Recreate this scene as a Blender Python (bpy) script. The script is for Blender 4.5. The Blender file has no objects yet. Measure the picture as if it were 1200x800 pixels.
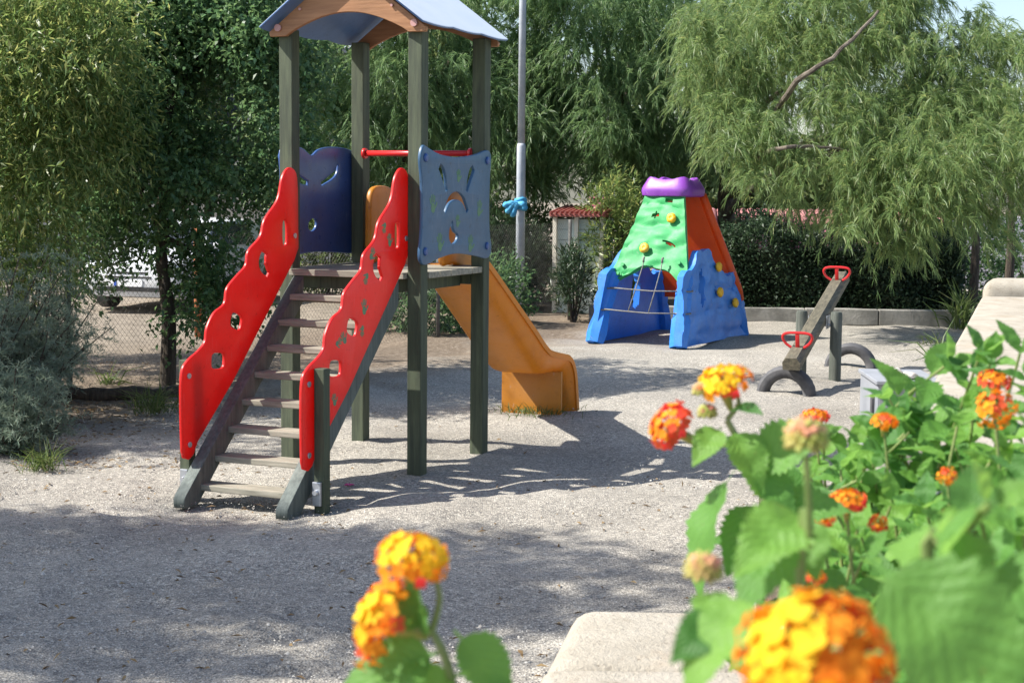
import bpy, bmesh, math, random
import numpy as np
from mathutils import Vector, Matrix, noise
rnd = random.Random(7)
rng = np.random.default_rng(11)
R = math.radians
scene = bpy.context.scene
col = scene.collection

# ------------------------------------------------------------------ camera
FPX, CH, CP, CR = 1803.4, 1.7233, 0.0995, 0.0098
def ray(px, py):
    x0, y0 = px-600, py-400
    x = x0*math.cos(CR)+y0*math.sin(CR); y = -x0*math.sin(CR)+y0*math.cos(CR)
    a, b = x/FPX, -y/FPX
    c, s = math.cos(CP), math.sin(CP)
    return Vector((a, c+b*s, -s+b*c))
def at(px, py, d):
    v = ray(px, py); return Vector((0, 0, CH))+v*(d/v.y)
def gnd(px, py, z=0.0):
    v = ray(px, py); return Vector((0, 0, CH))+v*((z-CH)/v.z)

cam = bpy.data.cameras.new('camera'); camo = bpy.data.objects.new('camera', cam); col.objects.link(camo)
right = Vector((1, 0, 0)); fwd = Vector((0, math.cos(CP), -math.sin(CP))); up = Vector((0, math.sin(CP), math.cos(CP)))
r2 = right*math.cos(CR)+up*math.sin(CR); u2 = -right*math.sin(CR)+up*math.cos(CR)
M = Matrix((r2, u2, -fwd)).transposed().to_4x4(); M.translation = (0, 0, CH)
camo.matrix_world = M
cam.sensor_width = 36; cam.lens = FPX/1200*36
cam.clip_start = 0.05; cam.clip_end = 400
cam.dof.use_dof = True; cam.dof.focus_distance = 9.6; cam.dof.aperture_fstop = 16
scene.camera = camo

# ------------------------------------------------------------------ light
SUN_EL, SUN_AZ = 47.0, -96.0          # azimuth clockwise from +y (view direction)
w = bpy.data.worlds.new('World'); scene.world = w; w.use_nodes = True
nt = w.node_tree; bg = nt.nodes['Background']
sky = nt.nodes.new('ShaderNodeTexSky'); sky.sky_type = 'NISHITA'; sky.sun_disc = False
sky.sun_elevation = R(SUN_EL); sky.sun_rotation = R(SUN_AZ)
sky.air_density = 1.0; sky.dust_density = 1.5; sky.ozone_density = 1.0
nt.links.new(sky.outputs[0], bg.inputs[0]); bg.inputs[1].default_value = 0.115
sl = bpy.data.lights.new('sun', 'SUN'); sl.energy = 5.0; sl.angle = R(0.5); sl.color = (1.0, 0.95, 0.87)
so = bpy.data.objects.new('sun', sl); col.objects.link(so)
sd = Vector((math.sin(R(SUN_AZ))*math.cos(R(SUN_EL)), math.cos(R(SUN_AZ))*math.cos(R(SUN_EL)), math.sin(R(SUN_EL))))
so.rotation_euler = sd.to_track_quat('Z', 'Y').to_euler()
scene.view_settings.view_transform = 'Standard'; scene.view_settings.look = 'None'
scene.view_settings.exposure = 1.02; scene.view_settings.gamma = 1.0
scene.render.engine = 'CYCLES'
scene.cycles.max_bounces = 7; scene.cycles.transparent_max_bounces = 6
scene.cycles.use_denoising = True

# ------------------------------------------------------------------ materials
MATS = {}
def new_mat(name):
    m = bpy.data.materials.new(name); m.use_nodes = True
    nt = m.node_tree
    return m, nt, nt.nodes['Principled BSDF']
def nd(nt, t, **k):
    n = nt.nodes.new(t)
    for a, b in k.items(): setattr(n, a, b)
    return n
def ramp(nt, fac, stops):
    r = nd(nt, 'ShaderNodeValToRGB'); cr = r.color_ramp
    cr.elements[0].position = stops[0][0]; cr.elements[0].color = (*stops[0][1], 1)
    cr.elements[1].position = stops[-1][0]; cr.elements[1].color = (*stops[-1][1], 1)
    for p, c in stops[1:-1]:
        e = cr.elements.new(p); e.color = (*c, 1)
    nt.links.new(fac, r.inputs[0]); return r.outputs[0]
def noise_tex(nt, scale, detail=4, rough=.6, coord='Object', stretch=None):
    tc = nd(nt, 'ShaderNodeTexCoord'); n = nd(nt, 'ShaderNodeTexNoise')
    n.inputs['Scale'].default_value = scale; n.inputs['Detail'].default_value = detail; n.inputs['Roughness'].default_value = rough
    src = tc.outputs[coord]
    if stretch:
        mp = nd(nt, 'ShaderNodeMapping'); mp.inputs['Scale'].default_value = stretch
        nt.links.new(src, mp.inputs[0]); src = mp.outputs[0]
    nt.links.new(src, n.inputs['Vector']); return n.outputs['Fac']
def bump(nt, p, h, strength=.3, dist=.01):
    b = nd(nt, 'ShaderNodeBump'); b.inputs['Strength'].default_value = strength; b.inputs['Distance'].default_value = dist
    nt.links.new(h, b.inputs['Height']); nt.links.new(b.outputs[0], p.inputs['Normal']); return b
def mat(name, c1, c2=None, scale=6, rough=.6, metal=0, bumps=None, stretch=None, spec=.5, lo=.35, hi=.65):
    if name in MATS: return MATS[name]
    m, nt, p = new_mat(name)
    f = noise_tex(nt, scale, stretch=stretch)
    nt.links.new(ramp(nt, f, [(lo, c1), (hi, c2 or c1)]), p.inputs['Base Color'])
    p.inputs['Roughness'].default_value = rough; p.inputs['Metallic'].default_value = metal
    p.inputs['Specular IOR Level'].default_value = spec
    if bumps:
        bump(nt, p, noise_tex(nt, bumps[0], stretch=stretch), bumps[1], bumps[2])
    MATS[name] = m; return m
def plastic(name, c, dirt, rough=.32, trans=.0, tcol=None):
    m, nt, p = new_mat(name)
    f = noise_tex(nt, 5, 6, .7)
    base = ramp(nt, f, [(.3, dirt), (.52, c)])
    fade = nd(nt, 'ShaderNodeMix', data_type='RGBA'); fade.inputs[7].default_value = tuple(.72*v+.28*sum(c)/3+.035 for v in c)+(1,)
    fr = nd(nt, 'ShaderNodeMapRange'); fr.inputs[1].default_value = .5; fr.inputs[2].default_value = .75; fr.inputs[4].default_value = .45
    nt.links.new(noise_tex(nt, 2.1, 5, .65), fr.inputs[0]); nt.links.new(fr.outputs[0], fade.inputs[0]); nt.links.new(base, fade.inputs[6])
    scr = nd(nt, 'ShaderNodeMix', data_type='RGBA'); scr.inputs[7].default_value = tuple(.6*v+.16 for v in c)+(1,)
    s1 = ramp(nt, noise_tex(nt, 3.2, 3, .5, stretch=(9, 60, 3)), [(.0, (0, 0, 0)), (.665, (0, 0, 0)), (.70, (.6, .6, .6))])
    nt.links.new(s1, scr.inputs[0]); nt.links.new(fade.outputs[2], scr.inputs[6])
    grime = nd(nt, 'ShaderNodeMix', data_type='RGBA', blend_type='MULTIPLY'); grime.inputs[0].default_value = 1
    nt.links.new(scr.outputs[2], grime.inputs[6]); nt.links.new(ramp(nt, noise_tex(nt, 26, 6, .75), [(.30, (.55, .52, .48)), (.42, (1, 1, 1))]), grime.inputs[7]); base = grime.outputs[2]
    nt.links.new(base, p.inputs['Base Color'])
    p.inputs['Roughness'].default_value = rough
    rr = nd(nt, 'ShaderNodeMapRange'); rr.inputs[3].default_value = rough-.06; rr.inputs[4].default_value = rough+.2
    nt.links.new(noise_tex(nt, 14, 5), rr.inputs[0]); nt.links.new(rr.outputs[0], p.inputs['Roughness'])
    bump(nt, p, noise_tex(nt, 40, 3), .12, .003)
    if trans:
        t = nd(nt, 'ShaderNodeBsdfTranslucent')
        if tcol: t.inputs[0].default_value = (*tcol, 1)
        else: nt.links.new(base, t.inputs[0])
        mx = nd(nt, 'ShaderNodeMixShader'); mx.inputs[0].default_value = trans
        nt.links.new(p.outputs[0], mx.inputs[1]); nt.links.new(t.outputs[0], mx.inputs[2])
        nt.links.new(mx.outputs[0], nt.nodes['Material Output'].inputs[0])
    MATS[name] = m; return m
def leafmat(name, cols, trans=.35, rough=.5):
    m, nt, p = new_mat(name)
    g = nd(nt, 'ShaderNodeNewGeometry')
    base = ramp(nt, g.outputs['Random Per Island'], [(i/max(1, len(cols)-1), c) for i, c in enumerate(cols)])
    nt.links.new(base, p.inputs['Base Color']); p.inputs['Roughness'].default_value = rough
    p.inputs['Specular IOR Level'].default_value = .35
    t = nd(nt, 'ShaderNodeBsdfTranslucent')
    hs = nd(nt, 'ShaderNodeHueSaturation'); hs.inputs['Value'].default_value = 1.5; hs.inputs['Hue'].default_value = .485
    nt.links.new(base, hs.inputs['Color']); nt.links.new(hs.outputs[0], t.inputs[0])
    mx = nd(nt, 'ShaderNodeMixShader'); mx.inputs[0].default_value = trans
    nt.links.new(p.outputs[0], mx.inputs[1]); nt.links.new(t.outputs[0], mx.inputs[2])
    nt.links.new(mx.outputs[0], nt.nodes['Material Output'].inputs[0])
    MATS[name] = m; return m
def wood(name, c1, c2, axis=2, rough=.75):
    st = [14, 14, 14]; st[axis] = 1.2
    m, nt, p = new_mat(name)
    f = noise_tex(nt, 3.0, 8, .65, stretch=st)
    g = noise_tex(nt, 2.2, 3)
    mx = nd(nt, 'ShaderNodeMix', data_type='RGBA', blend_type='MULTIPLY'); mx.inputs[0].default_value = .55
    nt.links.new(ramp(nt, f, [(.3, c1), (.68, c2)]), mx.inputs[6])
    nt.links.new(ramp(nt, g, [(.35, (.6, .62, .58)), (.65, (1, 1, 1))]), mx.inputs[7])
    nt.links.new(mx.outputs[2], p.inputs['Base Color']); p.inputs['Roughness'].default_value = rough
    bump(nt, p, f, .5, .004); MATS[name] = m; return m

M_POST = wood('weathered_green_wood', (.03, .040, .026), (.085, .105, .06), 2)
M_DPOST = wood('dark_treated_wood', (.05, .06, .05), (.12, .13, .11), 2)
M_TREAD = wood('grey_tread_wood', (.15, .14, .11), (.35, .325, .26), 0)
M_STRING = wood('stringer_wood', (.06, .076, .07), (.145, .17, .155), 2)
M_BEAM = wood('seesaw_wood', (.05, .045, .032), (.18, .158, .108), 1)
M_GABLE = wood('gable_plywood', (.25, .11, .045), (.42, .205, .095), 0, .55)
M_RED = plastic('red_plastic', (.60, .014, .012), (.50, .014, .014), .3, .32, (.9, .07, .01))
M_REDM = mat('red_paint', (.62, .02, .02), (.5, .02, .02), rough=.3)
M_BLUE = plastic('blue_plastic', (.034, .098, .19), (.03, .08, .15), .35)
M_BLUESHADE = plastic('shaded_blue_plastic', (.03, .075, .23), (.03, .06, .17), .25)  # panel blue darkened to carry the shade under the roof
M_ROOF = plastic('roof_plastic', (.085, .17, .36), (.07, .14, .30), .28); M_ROOFTOP = mat('glare_pale_roof_top', (.74, .77, .81), (.80, .82, .85), 4, .14, spec=.9)  # near-white top: sky and sun glare on the blue sheet, put into its colour
M_ORANGE = plastic('slide_plastic', (.47, .19, .014), (.37, .145, .014), .36, .22, (.95, .5, .02))
M_HAND = mat('green_hand_paint', (.10, .24, .10), (.09, .17, .12), 30, .6)
M_STEEL = mat('galvanised_steel', (.42, .44, .47), (.55, .57, .6), 8, .4, .75)
M_POLE = mat('grey_pole_paint', (.30, .335, .38), (.40, .43, .47), 7, .45, 0)
M_RUBBER = mat('tyre_rubber', (.045, .045, .05), (.10, .10, .105), 8, .75, bumps=(60, .4, .004))
M_BOLT = mat('blue_bolt_cap', (.03, .08, .25), rough=.35)
M_PINKCAP = mat('pink_bolt_cap', (.45, .25, .24), rough=.45)
M_BARK = mat('bark', (.03, .023, .017), (.09, .07, .05), 9, .9, bumps=(22, .9, .03), stretch=(3, 3, .6))
M_PALEBARK = mat('pale_bark', (.16, .13, .10), (.32, .28, .22), 7, .9, bumps=(22, .7, .02), stretch=(3, 3, .6))
M_CONC = mat('kerb_concrete', (.16, .155, .14), (.29, .28, .255), 5, .9, bumps=(40, .6, .01))
def stone_mat():
    m, nt, p = new_mat('pale_stone_coping')
    base = ramp(nt, noise_tex(nt, 4.5, 8, .7), [(.3, (.28, .25, .20)), (.5, (.36, .325, .265)), (.72, (.42, .385, .325))])
    def mul(a, b):
        x = nd(nt, 'ShaderNodeMix', data_type='RGBA', blend_type='MULTIPLY'); x.inputs[0].default_value = 1
        nt.links.new(a, x.inputs[6]); nt.links.new(b, x.inputs[7]); return x.outputs[2]
    pits = ramp(nt, noise_tex(nt, 85, 5, .7), [(.28, (.45, .42, .38)), (.40, (1, 1, 1))])
    stain = ramp(nt, noise_tex(nt, 9, 7, .75), [(.26, (.58, .55, .5)), (.42, (1, 1, 1))])
    rust = ramp(nt, noise_tex(nt, 2.2, 6, .7), [(.55, (1, 1, 1)), (.75, (.95, .82, .70))])
    nt.links.new(mul(mul(mul(base, pits), stain), rust), p.inputs['Base Color']); p.inputs['Roughness'].default_value = .9; p.inputs['Specular IOR Level'].default_value = .25
    a = nd(nt, 'ShaderNodeMath', operation='MULTIPLY_ADD'); a.inputs[1].default_value = .5; nt.links.new(noise_tex(nt, 16, 6, .7), a.inputs[0]); nt.links.new(noise_tex(nt, 85, 5, .7), a.inputs[2])
    bump(nt, p, a.outputs[0], .9, .008); return m
M_STONE = stone_mat()
M_SOIL = mat('planter_soil', (.05, .035, .025), (.13, .10, .07), 9, .95, bumps=(30, 1, .03))
M_WSTONE = mat('white_stone', (.38, .36, .33), (.58, .55, .52), 12, .8, bumps=(30, .5, .01))
M_BOX = mat('grey_cabinet_paint', (.22, .235, .265), (.29, .305, .335), 4, .5)

# ------------------------------------------------------------------ object helpers
def tag(o, label=None, cat=None, group=None, kind=None):
    if label: o['label'] = label
    if cat: o['category'] = cat
    if group: o['group'] = group
    if kind: o['kind'] = kind
    return o
def empty(name, loc=(0, 0, 0), rz=0):
    o = bpy.data.objects.new(name, None); o.empty_display_size = .1
    o.location = loc; o.rotation_euler = (0, 0, rz); col.objects.link(o); return o
def link(name, me, mats, parent=None, loc=(0, 0, 0), rz=0):
    o = bpy.data.objects.new(name, me)
    for m in (mats if isinstance(mats, (list, tuple)) else [mats]): me.materials.append(m)
    o.location = loc; o.rotation_euler = (0, 0, rz); o.parent = parent; col.objects.link(o); return o
def finish(name, bm, mats, parent=None, smooth=False, loc=(0, 0, 0), rz=0):
    me = bpy.data.meshes.new(name); bmesh.ops.recalc_face_normals(bm, faces=bm.faces); bm.to_mesh(me); bm.free()
    if smooth:
        for p in me.polygons: p.use_smooth = True
        if smooth == 'auto': me.set_sharp_from_angle(angle=R(40))
    return link(name, me, mats, parent, loc, rz)
def box(bm, c, s, bev=.004, rot=None, mi=0):
    m = Matrix.Translation(c)
    if rot is not None: m = m @ (rot.to_4x4() if hasattr(rot, 'to_4x4') else rot)
    m = m @ Matrix.Diagonal((*s, 1))
    r = bmesh.ops.create_cube(bm, size=1, matrix=m)
    vs = r['verts']; es = list({e for v in vs for e in v.link_edges}); fs = list({f for v in vs for f in v.link_faces})
    for f in fs: f.material_index = mi
    if bev:
        rr = bmesh.ops.bevel(bm, geom=es, offset=bev, segments=2, profile=.6, affect='EDGES')
        for f in rr['faces']: f.material_index = mi
def beam(bm, p0, p1, wd, hh, bev=.004, upv=Vector((0, 0, 1)), mi=0):
    p0, p1 = Vector(p0), Vector(p1); d = (p1-p0); L = d.length; d.normalize()
    x = d.cross(upv).normalized() if abs(d.dot(upv)) < .999 else Vector((1, 0, 0)); z = x.cross(d)
    rot = Matrix((x, d, z)).transposed()
    box(bm, (p0+p1)/2, (wd, L, hh), bev, rot, mi)
def tube(bm, pts, rad, n=8, caps=True, mi=0):
    pts = [Vector(p) for p in pts]; rads = rad if isinstance(rad, (list, tuple)) else [rad]*len(pts)
    rings = []; ref = None
    for i, p in enumerate(pts):
        t = (pts[min(i+1, len(pts)-1)]-pts[max(i-1, 0)]).normalized()
        if ref is None: ref = Vector((0, 0, 1)) if abs(t.z) < .9 else Vector((1, 0, 0))
        a = (ref-t*ref.dot(t)).normalized(); ref = a; b = t.cross(a)
        rings.append([bm.verts.new(p+(a*math.cos(2*math.pi*k/n)+b*math.sin(2*math.pi*k/n))*rads[i]) for k in range(n)])
    for r0, r1 in zip(rings, rings[1:]):
        for k in range(n):
            f = bm.faces.new((r0[k], r0[(k+1) % n], r1[(k+1) % n], r1[k])); f.material_index = mi; f.smooth = True
    if caps:
        for r in (rings[0], rings[-1]):
            f = bm.faces.new(r); f.material_index = mi
def curve(p0, p1, p2, n=8):
    p0, p1, p2 = Vector(p0), Vector(p1), Vector(p2)
    return [p0*(1-t)**2+p1*2*t*(1-t)+p2*t*t for t in [i/(n-1) for i in range(n)]]
def smooth_loop(pts, k=6, closed=True):
    """Catmull-Rom through 2D/3D points"""
    P = [Vector(p) for p in pts]; n = len(P); out = []
    rngi = range(n) if closed else range(n-1)
    for i in rngi:
        p0, p1, p2, p3 = (P[(i-1) % n], P[i], P[(i+1) % n], P[(i+2) % n]) if closed else (P[max(i-1, 0)], P[i], P[i+1], P[min(i+2, n-1)])
        for j in range(k):
            t = j/k
            out.append(.5*((2*p1)+(p2-p0)*t+(2*p0-5*p1+4*p2-p3)*t*t+(3*p1-p0-3*p2+p3)*t**3))
    if not closed: out.append(P[-1])
    return out
def plate(loops, thick, bev=.005):
    """filled 2D outline with holes -> bmesh in XY, thickness along Z centred"""
    cu = bpy.data.curves.new('outline', 'CURVE'); cu.dimensions = '2D'; cu.fill_mode = 'BOTH'
    cu.extrude = thick/2-bev; cu.bevel_depth = bev; cu.bevel_resolution = 2; cu.offset = -bev
    for lp in loops:
        sp = cu.splines.new('POLY'); sp.points.add(len(lp)-1); sp.use_cyclic_u = True
        for q, p in zip(sp.points, lp): q.co = (p[0], p[1], 0, 1)
    o = bpy.data.objects.new('outline', cu); col.objects.link(o)
    dg = bpy.context.evaluated_depsgraph_get(); dg.update()
    me = bpy.data.meshes.new_from_object(o.evaluated_get(dg))
    bm = bmesh.new(); bm.from_mesh(me); bpy.data.meshes.remove(me)
    bpy.data.objects.remove(o); bpy.data.curves.remove(cu)
    bmesh.ops.remove_doubles(bm, verts=bm.verts, dist=1e-5)
    return bm
YZ = Matrix(((0, 0, 1, 0), (1, 0, 0, 0), (0, 1, 0, 0), (0, 0, 0, 1)))   # plate (x,y,z) -> (z, x, y): plane of local y,z
XZ = Matrix(((1, 0, 0, 0), (0, 0, -1, 0), (0, 1, 0, 0), (0, 0, 0, 1)))  # plate -> plane of local x,z
def place(bm, m, off):
    bm.transform(Matrix.Translation(off) @ m); return bm
def ell(cx, cy, rx, ry, a=0, n=20):
    return [(cx+rx*math.cos(t)*math.cos(a)-ry*math.sin(t)*math.sin(a), cy+rx*math.cos(t)*math.sin(a)+ry*math.sin(t)*math.cos(a)) for t in [2*math.pi*i/n for i in range(n)]]
def slot(p0, p1, r, n=8):
    p0, p1 = Vector(p0), Vector(p1); a = math.atan2(p1.y-p0.y, p1.x-p0.x); o = []
    for c, s in ((p1, a-math.pi/2), (p0, a+math.pi/2)):
        o += [(c.x+r*math.cos(s+math.pi*i/n), c.y+r*math.sin(s+math.pi*i/n)) for i in range(n+1)]
    return o
def arcslot(pts, r0, r1):
    """tapered curved cut-out along a polyline"""
    P = [Vector(p) for p in smooth_loop(pts, 6, False)]; n = len(P); L, Rr = [], []
    for i, p in enumerate(P):
        t = (P[min(i+1, n-1)]-P[max(i-1, 0)]).normalized(); nn = Vector((-t.y, t.x)); s = i/(n-1)
        w = (r0+(r1-r0)*s)*(.35+.65*math.sin(math.pi*min(max(s, .12), .88)))
        L.append(p+nn*w); Rr.append(p-nn*w)
    return [(q.x, q.y) for q in L+Rr[::-1]]
def from_np(name, V, F, mats, parent=None, uv=None, mi=None, smooth=False, loc=(0, 0, 0)):
    me = bpy.data.meshes.new(name)
    F = np.asarray(F); k = F.shape[1]; nf = len(F)
    me.vertices.add(len(V)); me.vertices.foreach_set('co', np.asarray(V, np.float32).ravel())
    me.loops.add(nf*k); me.loops.foreach_set('vertex_index', F.astype(np.int32).ravel())
    me.polygons.add(nf); me.polygons.foreach_set('loop_start', np.arange(0, nf*k, k, dtype=np.int32))
    me.polygons.foreach_set('loop_total', np.full(nf, k, np.int32))
    if mi is not None: me.polygons.foreach_set('material_index', np.asarray(mi, np.int32))
    if smooth: me.polygons.foreach_set('use_smooth', np.ones(nf, bool))
    if uv is not None:
        l = me.uv_layers.new(name='UVMap'); l.data.foreach_set('uv', np.asarray(uv, np.float32)[F.ravel()].ravel())
    me.update(); me.validate()
    return link(name, me, mats, parent, loc)
def unit(a): return a/np.maximum(np.linalg.norm(a, axis=-1, keepdims=True), 1e-9)
def leaf_quads(P, D, N, L, W, fold=.25):
    D = unit(D); S = unit(np.cross(D, N)); N = np.cross(S, D); L = L[:, None]; W = W[:, None]
    mid = P+D*L*.45+N*W*fold
    V = np.stack([P, mid+S*W*.5-N*W*fold*.0, P+D*L-N*L*.12, mid-S*W*.5], 1).reshape(-1, 3)
    F = np.arange(len(P)*4).reshape(-1, 4); return V, F
def blades(P, D, L, W, droop=.5):
    """narrow two-segment drooping leaves: 5 verts -> quad + tri stored as 2 quads (degenerate-free: tip doubled narrow)"""
    D = unit(D); ref = unit(rng.normal(size=D.shape)); S = unit(np.cross(D, ref)); L = L[:, None]; W = W[:, None]
    D2 = unit(D+np.array([0, 0, -1.])*droop)
    m = P+D*L*.5; t = m+D2*L*.5
    V = np.stack([P-S*W*.3, P+S*W*.3, m+S*W*.5, m-S*W*.5, t+S*W*.12, t-S*W*.12], 1).reshape(-1, 3)
    b = np.arange(len(P))[:, None]*6
    F = np.concatenate([b+np.array([[0, 1, 2, 3]]), b+np.array([[3, 2, 4, 5]])], 1).reshape(-1, 4)
    return V, F

# ------------------------------------------------------------------ ground
def ground_mat():
    m, nt, p = new_mat('gravel')
    tc = nd(nt, 'ShaderNodeTexCoord')
    def vor(scale, feat='F1'):
        v = nd(nt, 'ShaderNodeTexVoronoi'); v.inputs['Scale'].default_value = scale; v.feature = feat
        nt.links.new(tc.outputs['Object'], v.inputs['Vector']); return v
    v1, v2 = vor(92), vor(190)
    sp = nd(nt, 'ShaderNodeSeparateColor'); nt.links.new(v1.outputs['Color'], sp.inputs[0])
    grain = ramp(nt, sp.outputs[0], [(0, (.19, .186, .178)), (.25, (.29, .282, .262)), (.6, (.36, .347, .315)), (.88, (.435, .42, .38)), (1, (.56, .545, .50))])
    sp2 = nd(nt, 'ShaderNodeSeparateColor'); nt.links.new(v2.outputs['Color'], sp2.inputs[0])
    g2 = ramp(nt, sp2.outputs[0], [(0, (.62, .60, .58)), (1, (1.12, 1.1, 1.06))])
    mx = nd(nt, 'ShaderNodeMix', data_type='RGBA', blend_type='MULTIPLY'); mx.inputs[0].default_value = 1
    nt.links.new(grain, mx.inputs[6]); nt.links.new(g2, mx.inputs[7])
    # broad tonal drift and damp/dusty patches
    big = noise_tex(nt, .55, 5, .6)
    mb = nd(nt, 'ShaderNodeMix', data_type='RGBA', blend_type='MULTIPLY'); mb.inputs[0].default_value = 1
    nt.links.new(mx.outputs[2], mb.inputs[6]); nt.links.new(ramp(nt, big, [(.32, (.76, .745, .73)), (.68, (1.12, 1.11, 1.10))]), mb.inputs[7])
    # earth with leaf mould beside the fence on the left, grading into the gravel
    sx = nd(nt, 'ShaderNodeSeparateXYZ'); nt.links.new(tc.outputs['Object'], sx.inputs[0])
    a = nd(nt, 'ShaderNodeMath', operation='MULTIPLY_ADD'); a.inputs[1].default_value = -.874; a.inputs[2].default_value = -7.9
    nt.links.new(sx.outputs[0], a.inputs[0])
    b = nd(nt, 'ShaderNodeMath', operation='MULTIPLY_ADD'); b.inputs[1].default_value = .487; nt.links.new(sx.outputs[1], b.inputs[0]); nt.links.new(a.outputs[0], b.inputs[2])
    nz = nd(nt, 'ShaderNodeMath', operation='MULTIPLY_ADD'); nz.inputs[1].default_value = 2.6; nt.links.new(noise_tex(nt, 1.4, 5), nz.inputs[0]); nt.links.new(b.outputs[0], nz.inputs[2])
    mr = nd(nt, 'ShaderNodeMapRange'); mr.inputs[1].default_value = .55; mr.inputs[2].default_value = 1.9; nt.links.new(nz.outputs[0], mr.inputs[0])
    far = nd(nt, 'ShaderNodeMapRange'); far.inputs[1].default_value = 2.6; far.inputs[2].default_value = 4.2; nt.links.new(b.outputs[0], far.inputs[0])
    earth = ramp(nt, noise_tex(nt, 24, 6, .75), [(.3, (.07, .05, .035)), (.55, (.19, .15, .11)), (.72, (.34, .29, .23))])
    sand = ramp(nt, noise_tex(nt, 5, 7, .7), [(.3, (.13, .11, .085)), (.68, (.30, .255, .20))])
    m1 = nd(nt, 'ShaderNodeMix', data_type='RGBA'); nt.links.new(mr.outputs[0], m1.inputs[0]); nt.links.new(mb.outputs[2], m1.inputs[6]); nt.links.new(earth, m1.inputs[7])
    m2 = nd(nt, 'ShaderNodeMix', data_type='RGBA'); nt.links.new(far.outputs[0], m2.inputs[0]); nt.links.new(m1.outputs[2], m2.inputs[6]); nt.links.new(sand, m2.inputs[7])
    nt.links.new(m2.outputs[2], p.inputs['Base Color']); p.inputs['Roughness'].default_value = .95; p.inputs['Specular IOR Level'].default_value = .2
    ad = nd(nt, 'ShaderNodeMath', operation='ADD'); nt.links.new(v1.outputs['Distance'], ad.inputs[0]); nt.links.new(noise_tex(nt, 18, 4), ad.inputs[1])
    bump(nt, p, ad.outputs[0], .7, .008)
    return m
M_GRAVEL = ground_mat()
def build_ground():
    xs = np.concatenate([[-150, -60, -30, -16], np.arange(-9, 9.01, .06), [14, 28, 60, 150]])
    ys = np.concatenate([[-60, -12, 0, 2.5], np.arange(4.2, 24, .06), [25, 30, 45, 80, 180]])
    X, Y = np.meshgrid(xs, ys); Z = np.zeros_like(X)
    for k in range(26):
        ang = rng.uniform(0, 6.28); fr = rng.uniform(1.2, 9); Z += .011/fr**.75*np.sin((X*math.cos(ang)+Y*math.sin(ang))*fr+rng.uniform(0, 6.28))
    # scuffed hollow under the slide's end and at the foot of the steps
    for cx, cy, r, d in ((.42, 12.45, .45, .03), (-1.5, 8.15, .5, .02)):
        Z -= d*np.exp(-((X-cx)**2+(Y-cy)**2)/r**2)
    for k in range(520):   # footprints and scuffs
        fy = 4.8+rng.random()**1.4*11; fx = (rng.random()-.5)*.72*fy; a = rng.uniform(0, 3.14); l, w_ = rng.uniform(.09, .16), rng.uniform(.045, .08); d = rng.uniform(.006, .016)
        ix = slice(np.searchsorted(xs, fx-.5), np.searchsorted(xs, fx+.5)); iy = slice(np.searchsorted(ys, fy-.5), np.searchsorted(ys, fy+.5))
        dx, dy = X[iy, ix]-fx, Y[iy, ix]-fy; q = ((dx*math.cos(a)+dy*math.sin(a))/l)**2+((-dx*math.sin(a)+dy*math.cos(a))/w_)**2
        Z[iy, ix] += d*(-np.exp(-q)+.55*np.exp(-(np.sqrt(q)-1.7)**2*2.5))
    nx, ny = len(xs), len(ys); i = np.arange(nx*ny).reshape(ny, nx)
    F = np.stack([i[:-1, :-1], i[:-1, 1:], i[1:, 1:], i[1:, :-1]], -1).reshape(-1, 4)
    V = np.stack([X, Y, Z-.006], -1).reshape(-1, 3)
    o = from_np('ground', V, F, M_GRAVEL, smooth=True); tag(o, 'pale gravel ground of the playground', 'ground', kind='structure')
build_ground()
def pebbles():
    # loose stones lying on the gravel, denser near the camera
    n = 30000
    y = 4.9+9*rng.random(n)**1.6; x = (rng.random(n)-.5)*2*(.36*y+.1)
    s = rng.uniform(.0025, .0058, n)*(1+1.3*(rng.random(n) > .975))
    base = np.array([[1, 0, 0], [-.5, .87, 0], [-.5, -.87, 0], [0, 0, .8], [.4, .2, .5]], float)
    a = rng.uniform(0, 6.28, n); c, sn = np.cos(a), np.sin(a)
    B = base[None]*rng.uniform(.7, 1.3, (n, 5, 3)); Bx = B[..., 0]*c[:, None]-B[..., 1]*sn[:, None]; By = B[..., 0]*sn[:, None]+B[..., 1]*c[:, None]
    V = np.stack([Bx*s[:, None]+x[:, None], By*s[:, None]+y[:, None], B[..., 2]*s[:, None]-.001], -1).reshape(-1, 3)
    b = np.arange(n)[:, None]*5
    F = np.concatenate([b+np.array([[0, 1, 3]]), b+np.array([[1, 2, 3]]), b+np.array([[2, 0, 3]]), b+np.array([[0, 4, 3]])], 1).reshape(-1, 3)
    m = leafmat('loose_stone', [(.22, .21, .195), (.36, .345, .31), (.48, .46, .42)], 0.0, .9)
    tag(from_np('loose_gravel', V, F, m), 'loose stones scattered over the gravel', 'gravel', kind='stuff')
    # dry leaf litter
    n = 2600
    y = np.where(rng.random(n) < .6, rng.uniform(9.2, 15, n), rng.uniform(5, 12, n)); x = np.where(y > 9.2, -.33*y+rng.exponential(.7, n), rng.uniform(-.34, .3, n)*y)
    P = np.stack([x, y, np.full(n, .006)], 1); D = rng.normal(size=(n, 3)); D[:, 2] *= .15; N = np.tile([0, 0, 1.], (n, 1))+rng.normal(size=(n, 3))*.25
    V, F = leaf_quads(P, D, N, rng.uniform(.02, .06, n), rng.uniform(.008, .018, n))
    m = leafmat('dry_leaf', [(.09, .06, .03), (.20, .13, .06), (.30, .22, .11)], .1, .8)
    tag(from_np('leaf_litter', V, F, m), 'dry brown leaves lying on the gravel', 'leaf litter', kind='stuff')
pebbles()

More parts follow.
